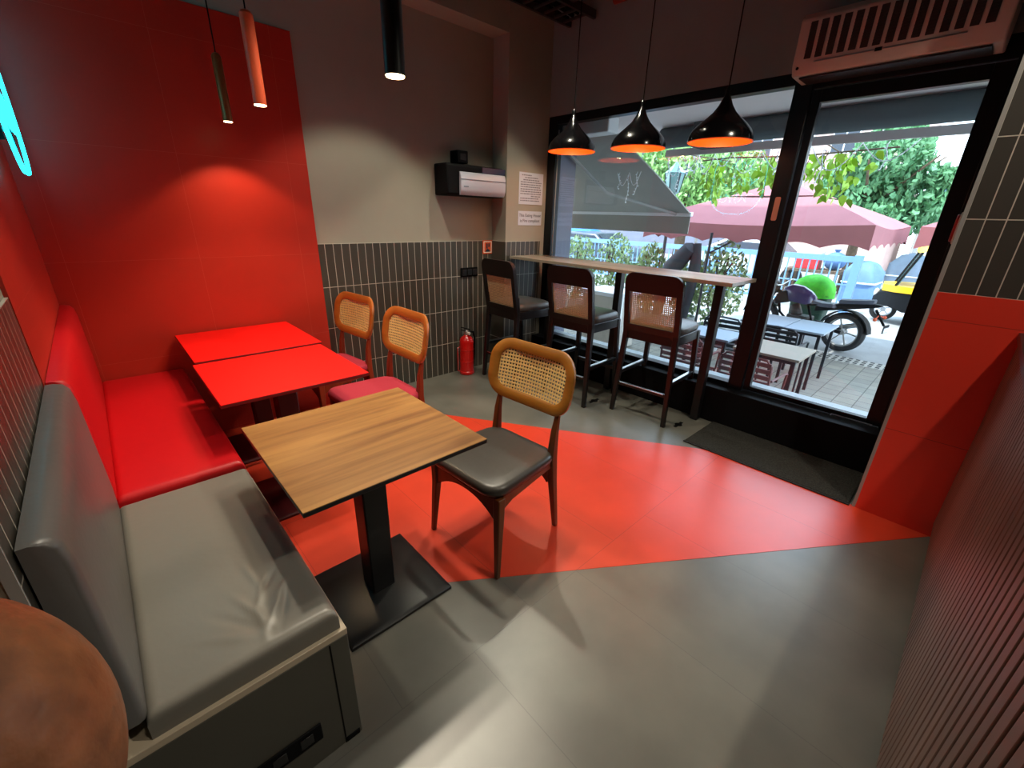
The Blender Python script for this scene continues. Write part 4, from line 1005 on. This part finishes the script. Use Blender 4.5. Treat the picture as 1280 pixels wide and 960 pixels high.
vm.tube([(0, .8, 2.165), (.05, 1.6, 2.15), (-.05, 2.2, 2.165), (0, 2.52, 2.16)], .008, 5); vm.tube([(-.61, 1.2, 2.155), (.25, 1.25, 2.16)], .006, 5); vm.tube([(-.61, 2.4, 2.155), (.25, 2.3, 2.16)], .006, 5)
vm.build('vine', M['bark'], hv); mb.build('leaves', M['leaf_lime'], hv, smooth=0)
# fairy lights
fl = thing('fairy_lights', 'white fairy light strings drooping outside below the shutter drum', 'string lights', (4.66, 0, 0))
mb = MB(); bl = MB()
pts = [(2.62, 2.14), (2.45, 2.14), (2.28, 2.14), (2.12, 2.14), (1.95, 2.14), (1.7, 2.14), (1.3, 2.14), (.95, 2.14), (.6, 2.14)]
for k in range(len(pts)-1):
    (a, za), (b, zb) = pts[k], pts[k+1]; sag = rv.uniform(.10, .2)
    pp_ = [(0, a+(b-a)*q/12, za-sag*math.sin(PI*q/12)) for q in range(13)]; mb.tube(pp_, .0035, 4)
    for q in pp_[1:-1:2]: bl.sphere(q, .007, 6, 4)
for y, ln in ((2.60, .22), (2.48, .3), (2.3, .16), (1.55, .2), (1.2, .28), (.78, .2)):
    pp_ = [(0, y+.01*math.sin(q), 2.14-ln*q/8) for q in range(9)]; mb.tube(pp_, .0035, 4)
    for q in pp_[1:]: bl.sphere((q[0]+rv.uniform(-.01, .01), q[1]+rv.uniform(-.012, .012), q[2]), .007, 6, 4)
for y, ln in ((2.80, .22), (2.90, .30), (3.02, .16)):
    pp_ = [(-.26, y+.01*math.sin(q), 1.995-ln*q/8) for q in range(9)]; mb.tube(pp_, .0035, 4)
    for q in pp_[1:]: bl.sphere((q[0]+rv.uniform(-.01, .01), q[1]+rv.uniform(-.012, .012), q[2]), .008, 6, 4)
for a, b in ((2.76, 2.90), (2.90, 3.05)):
    mb.tube([(-.26, a+(b-a)*q/10, 1.995-.13*math.sin(PI*q/10)) for q in range(11)], .0035, 4)
mb.build('wire', M['fairy'], fl); b_ = bl.build('bulbs', M['fairy'], fl); b_['kind'] = 'stuff'
# lamp post
lp = thing('lamp_post', 'black street lantern on a post above the awning edge', 'lamp post', (9.0, 4.85, GZ))
MB().tube([(0, 0, 0), (0, 0, 2.42)], .035, 10).build('post', M['cafe_dark'], lp)
MB().lathe([(.06, 2.40), (.13, 2.46), (.19, 2.80), (.20, 2.82), (.16, 2.86), (.06, 2.96), (.02, 3.02)], 6).build('lantern', M['rick_glass'], lp, smooth=0)
mb = MB()
for k in range(6):
    a = 2*PI*k/6; mb.bar((.13*math.cos(a), .13*math.sin(a), 2.46), (.195*math.cos(a), .195*math.sin(a), 2.81), .018)
mb.build('lantern_cage', M['cafe_dark'], lp)

# buildings across the street
def building(label, x, y0, y1, h, wall, rows, cols, ww, wh, z0=1.2):
    t = thing('building', label, 'building', (x, (y0+y1)/2, GZ)); L2 = (y1-y0)/2
    MB().box(0, 4, -L2, L2, 0, h).build('wall', wall, t, smooth=0)
    MB().box(-.25, 4.1, -L2-.1, L2+.1, h, h+.3).build('parapet', M['white_paint'], t, smooth=0)
    for r in range(rows):
        z = z0+r*(h-z0)/rows
        MB().box(-.35, 0, -L2, L2, z+wh+.28, z+wh+.42).build('ledge', M['white_paint'], t, smooth=0)
        for c in range(cols):
            y = -L2+(c+.5)*2*L2/cols
            f = MB().box(-.06, .02, y-ww/2-.06, y+ww/2+.06, z-.06, z+wh+.06).build('window', M['white_paint'], t, smooth=0)
            m = MB(); m.box(-.075, -.06, y-ww/2, y-.03, z, z+wh); m.box(-.075, -.06, y+.03, y+ww/2, z, z+wh); m.build('pane', M['dark_pane'], f, smooth=0)
    return t
building('pinkish building with white ledges and dark windows behind the large tree', 25, 3.2, 10.0, 7.2, M['pink_wall'], 2, 4, .9, 1.3, 2.6)
building('slate coloured building far behind the left part of the window', 26, 10.4, 24, 7.0, M['slate_wall'], 2, 6, 1.1, 1.3, 2.2)
building('low cream building at the far right beyond the auto rickshaw', 27, -9, 2.6, 3.2, M['cream_wall'], 1, 5, 1.0, 1.2, 1.0)
cb = thing('roof_sheet', 'bluish grey awning sheet across the street at the right door edge', 'roof sheet', (22, .4, GZ))
MB().loft([[(0, y, 2.75), (0, y, 2.80), (-2.2, y, 2.45), (-2.2, y, 2.40)] for y in (-2.4, 1.6)]).build('sheet', M['tarp_grey'], cb)
MB().box(-.0, .10, -2.4, 1.6, 2.75, 3.7).build('backboard', M['tarp_blue'], cb)
for y in (-2.2, 1.4):
    MB().tube([(-2.1, y, 0), (-2.1, y, 2.42)], .05, 8).build('post', M['trimgrey'], cb); MB().tube([(.05, y, 0), (.05, y, 2.76)], .05, 8).build('post', M['trimgrey'], cb)
sf = thing('shop_fascia', 'white shop fascia with dark letters above the maroon parasol', 'shop sign', (19.5, 7.55, GZ))
MB().box(-.05, .05, -1.6, 1.6, 1.95, 2.7).build('board', M['white_paint'], sf)
MB().box(-.6, -.05, -1.7, 1.7, 2.7, 2.78).build('hood', M['trimgrey'], sf)
for y in (-1.5, 1.5): MB().box(-.04, .04, y-.05, y+.05, 0, 1.95).build('post', M['trimgrey'], sf)
text_obj('GOS', .34, M['ink'], sf, (-.055, .1, 2.2), (PI/2, 0, -PI/2), ext=.002)


# ------------------------------------------------------------------ lights
def spot(loc, target, energy, ang, color=(1, .90, .72), blend=.3, r=.04):
    L = bpy.data.lights.new('ceiling_spot', 'SPOT'); L.energy = energy; L.color = color; L.spot_size = math.radians(ang); L.spot_blend = blend; L.shadow_soft_size = r
    o = bpy.data.objects.new('ceiling_spot', L); COL.objects.link(o); o.location = loc
    o.rotation_euler = (Vector(target)-Vector(loc)).to_track_quat('-Z', 'Y').to_euler()
spot((1.0, 2.2, 3.3), (.75, 1.6, 0), 130, 70)
spot((1.75, 1.85, 3.3), (1.4, 1.1, 0), 70, 70)
spot((2.0, -.75, 3.3), (2.2, .6, 0), 150, 95)
spot((.6, -.4, 3.3), (.75, .7, 0), 35, 80)
spot((2.6, 2.45, 3.3), (2.6, 2.48, 0), 95, 84, (1, .94, .74), blend=.22)
spot((1.6, 2.45, 3.3), (1.6, 2.48, 0), 100, 82, (1, .94, .74), blend=.22)
spot((2.95, 2.5, 3.3), (2.98, 3.27, 1.72), 45, 42, (1, .94, .76), blend=.3)  # extra lamp without a fixture, added to brighten the corner column
sun = bpy.data.lights.new('sun', 'SUN'); sun.energy = 7.0; sun.angle = .01; sun.color = (1, .97, .92)
so = bpy.data.objects.new('sun', sun); COL.objects.link(so)
so.rotation_euler = Vector((.42, -.22, -1)).to_track_quat('-Z', 'Y').to_euler()

w = bpy.data.worlds.new('World'); S.world = w; w.use_nodes = True
nt = w.node_tree; nt.nodes.clear()
wo = nt.nodes.new('ShaderNodeOutputWorld'); bg = nt.nodes.new('ShaderNodeBackground')
tcw = nt.nodes.new('ShaderNodeTexCoord'); spw = nt.nodes.new('ShaderNodeSeparateXYZ'); rw = nt.nodes.new('ShaderNodeValToRGB')
nt.links.new(tcw.outputs['Generated'], spw.inputs[0]); nt.links.new(spw.outputs['Z'], rw.inputs[0])
rw.color_ramp.elements[0].color = (.74, .88, 1, 1); rw.color_ramp.elements[1].color = (.50, .72, 1, 1)
nt.links.new(rw.outputs[0], bg.inputs[0]); bg.inputs[1].default_value = 7.0
nt.links.new(bg.outputs[0], wo.inputs[0])

# ------------------------------------------------------------------ camera
cam = bpy.data.cameras.new('Camera'); cam.sensor_width = 36; cam.lens = 537.48/1280*36; cam.clip_start = .02; cam.clip_end = 300
co = bpy.data.objects.new('Camera', cam); COL.objects.link(co); S.camera = co
y_, p_, r_ = [math.radians(a) for a in (46.473508, 21.415618, -1.682538)]
F = Vector((math.cos(p_)*math.cos(y_), math.cos(p_)*math.sin(y_), -math.sin(p_)))
Rt = Vector((math.sin(y_), -math.cos(y_), 0)); D = F.cross(Rt)
R2 = math.cos(r_)*Rt+math.sin(r_)*D; D2 = -math.sin(r_)*Rt+math.cos(r_)*D
U = -D2; B = -F
co.matrix_world = Matrix(((R2.x, U.x, B.x, 0), (R2.y, U.y, B.y, 0), (R2.z, U.z, B.z, 1.53), (0, 0, 0, 1)))
S.cycles.use_denoising = True
S.cycles.max_bounces = 8; S.cycles.transparent_max_bounces = 12; S.cycles.sample_clamp_indirect = 6
S.view_settings.view_transform = 'Standard'; S.view_settings.look = 'None'; S.view_settings.gamma = 1; S.view_settings.use_curve_mapping = False
S.view_settings.exposure = -.15
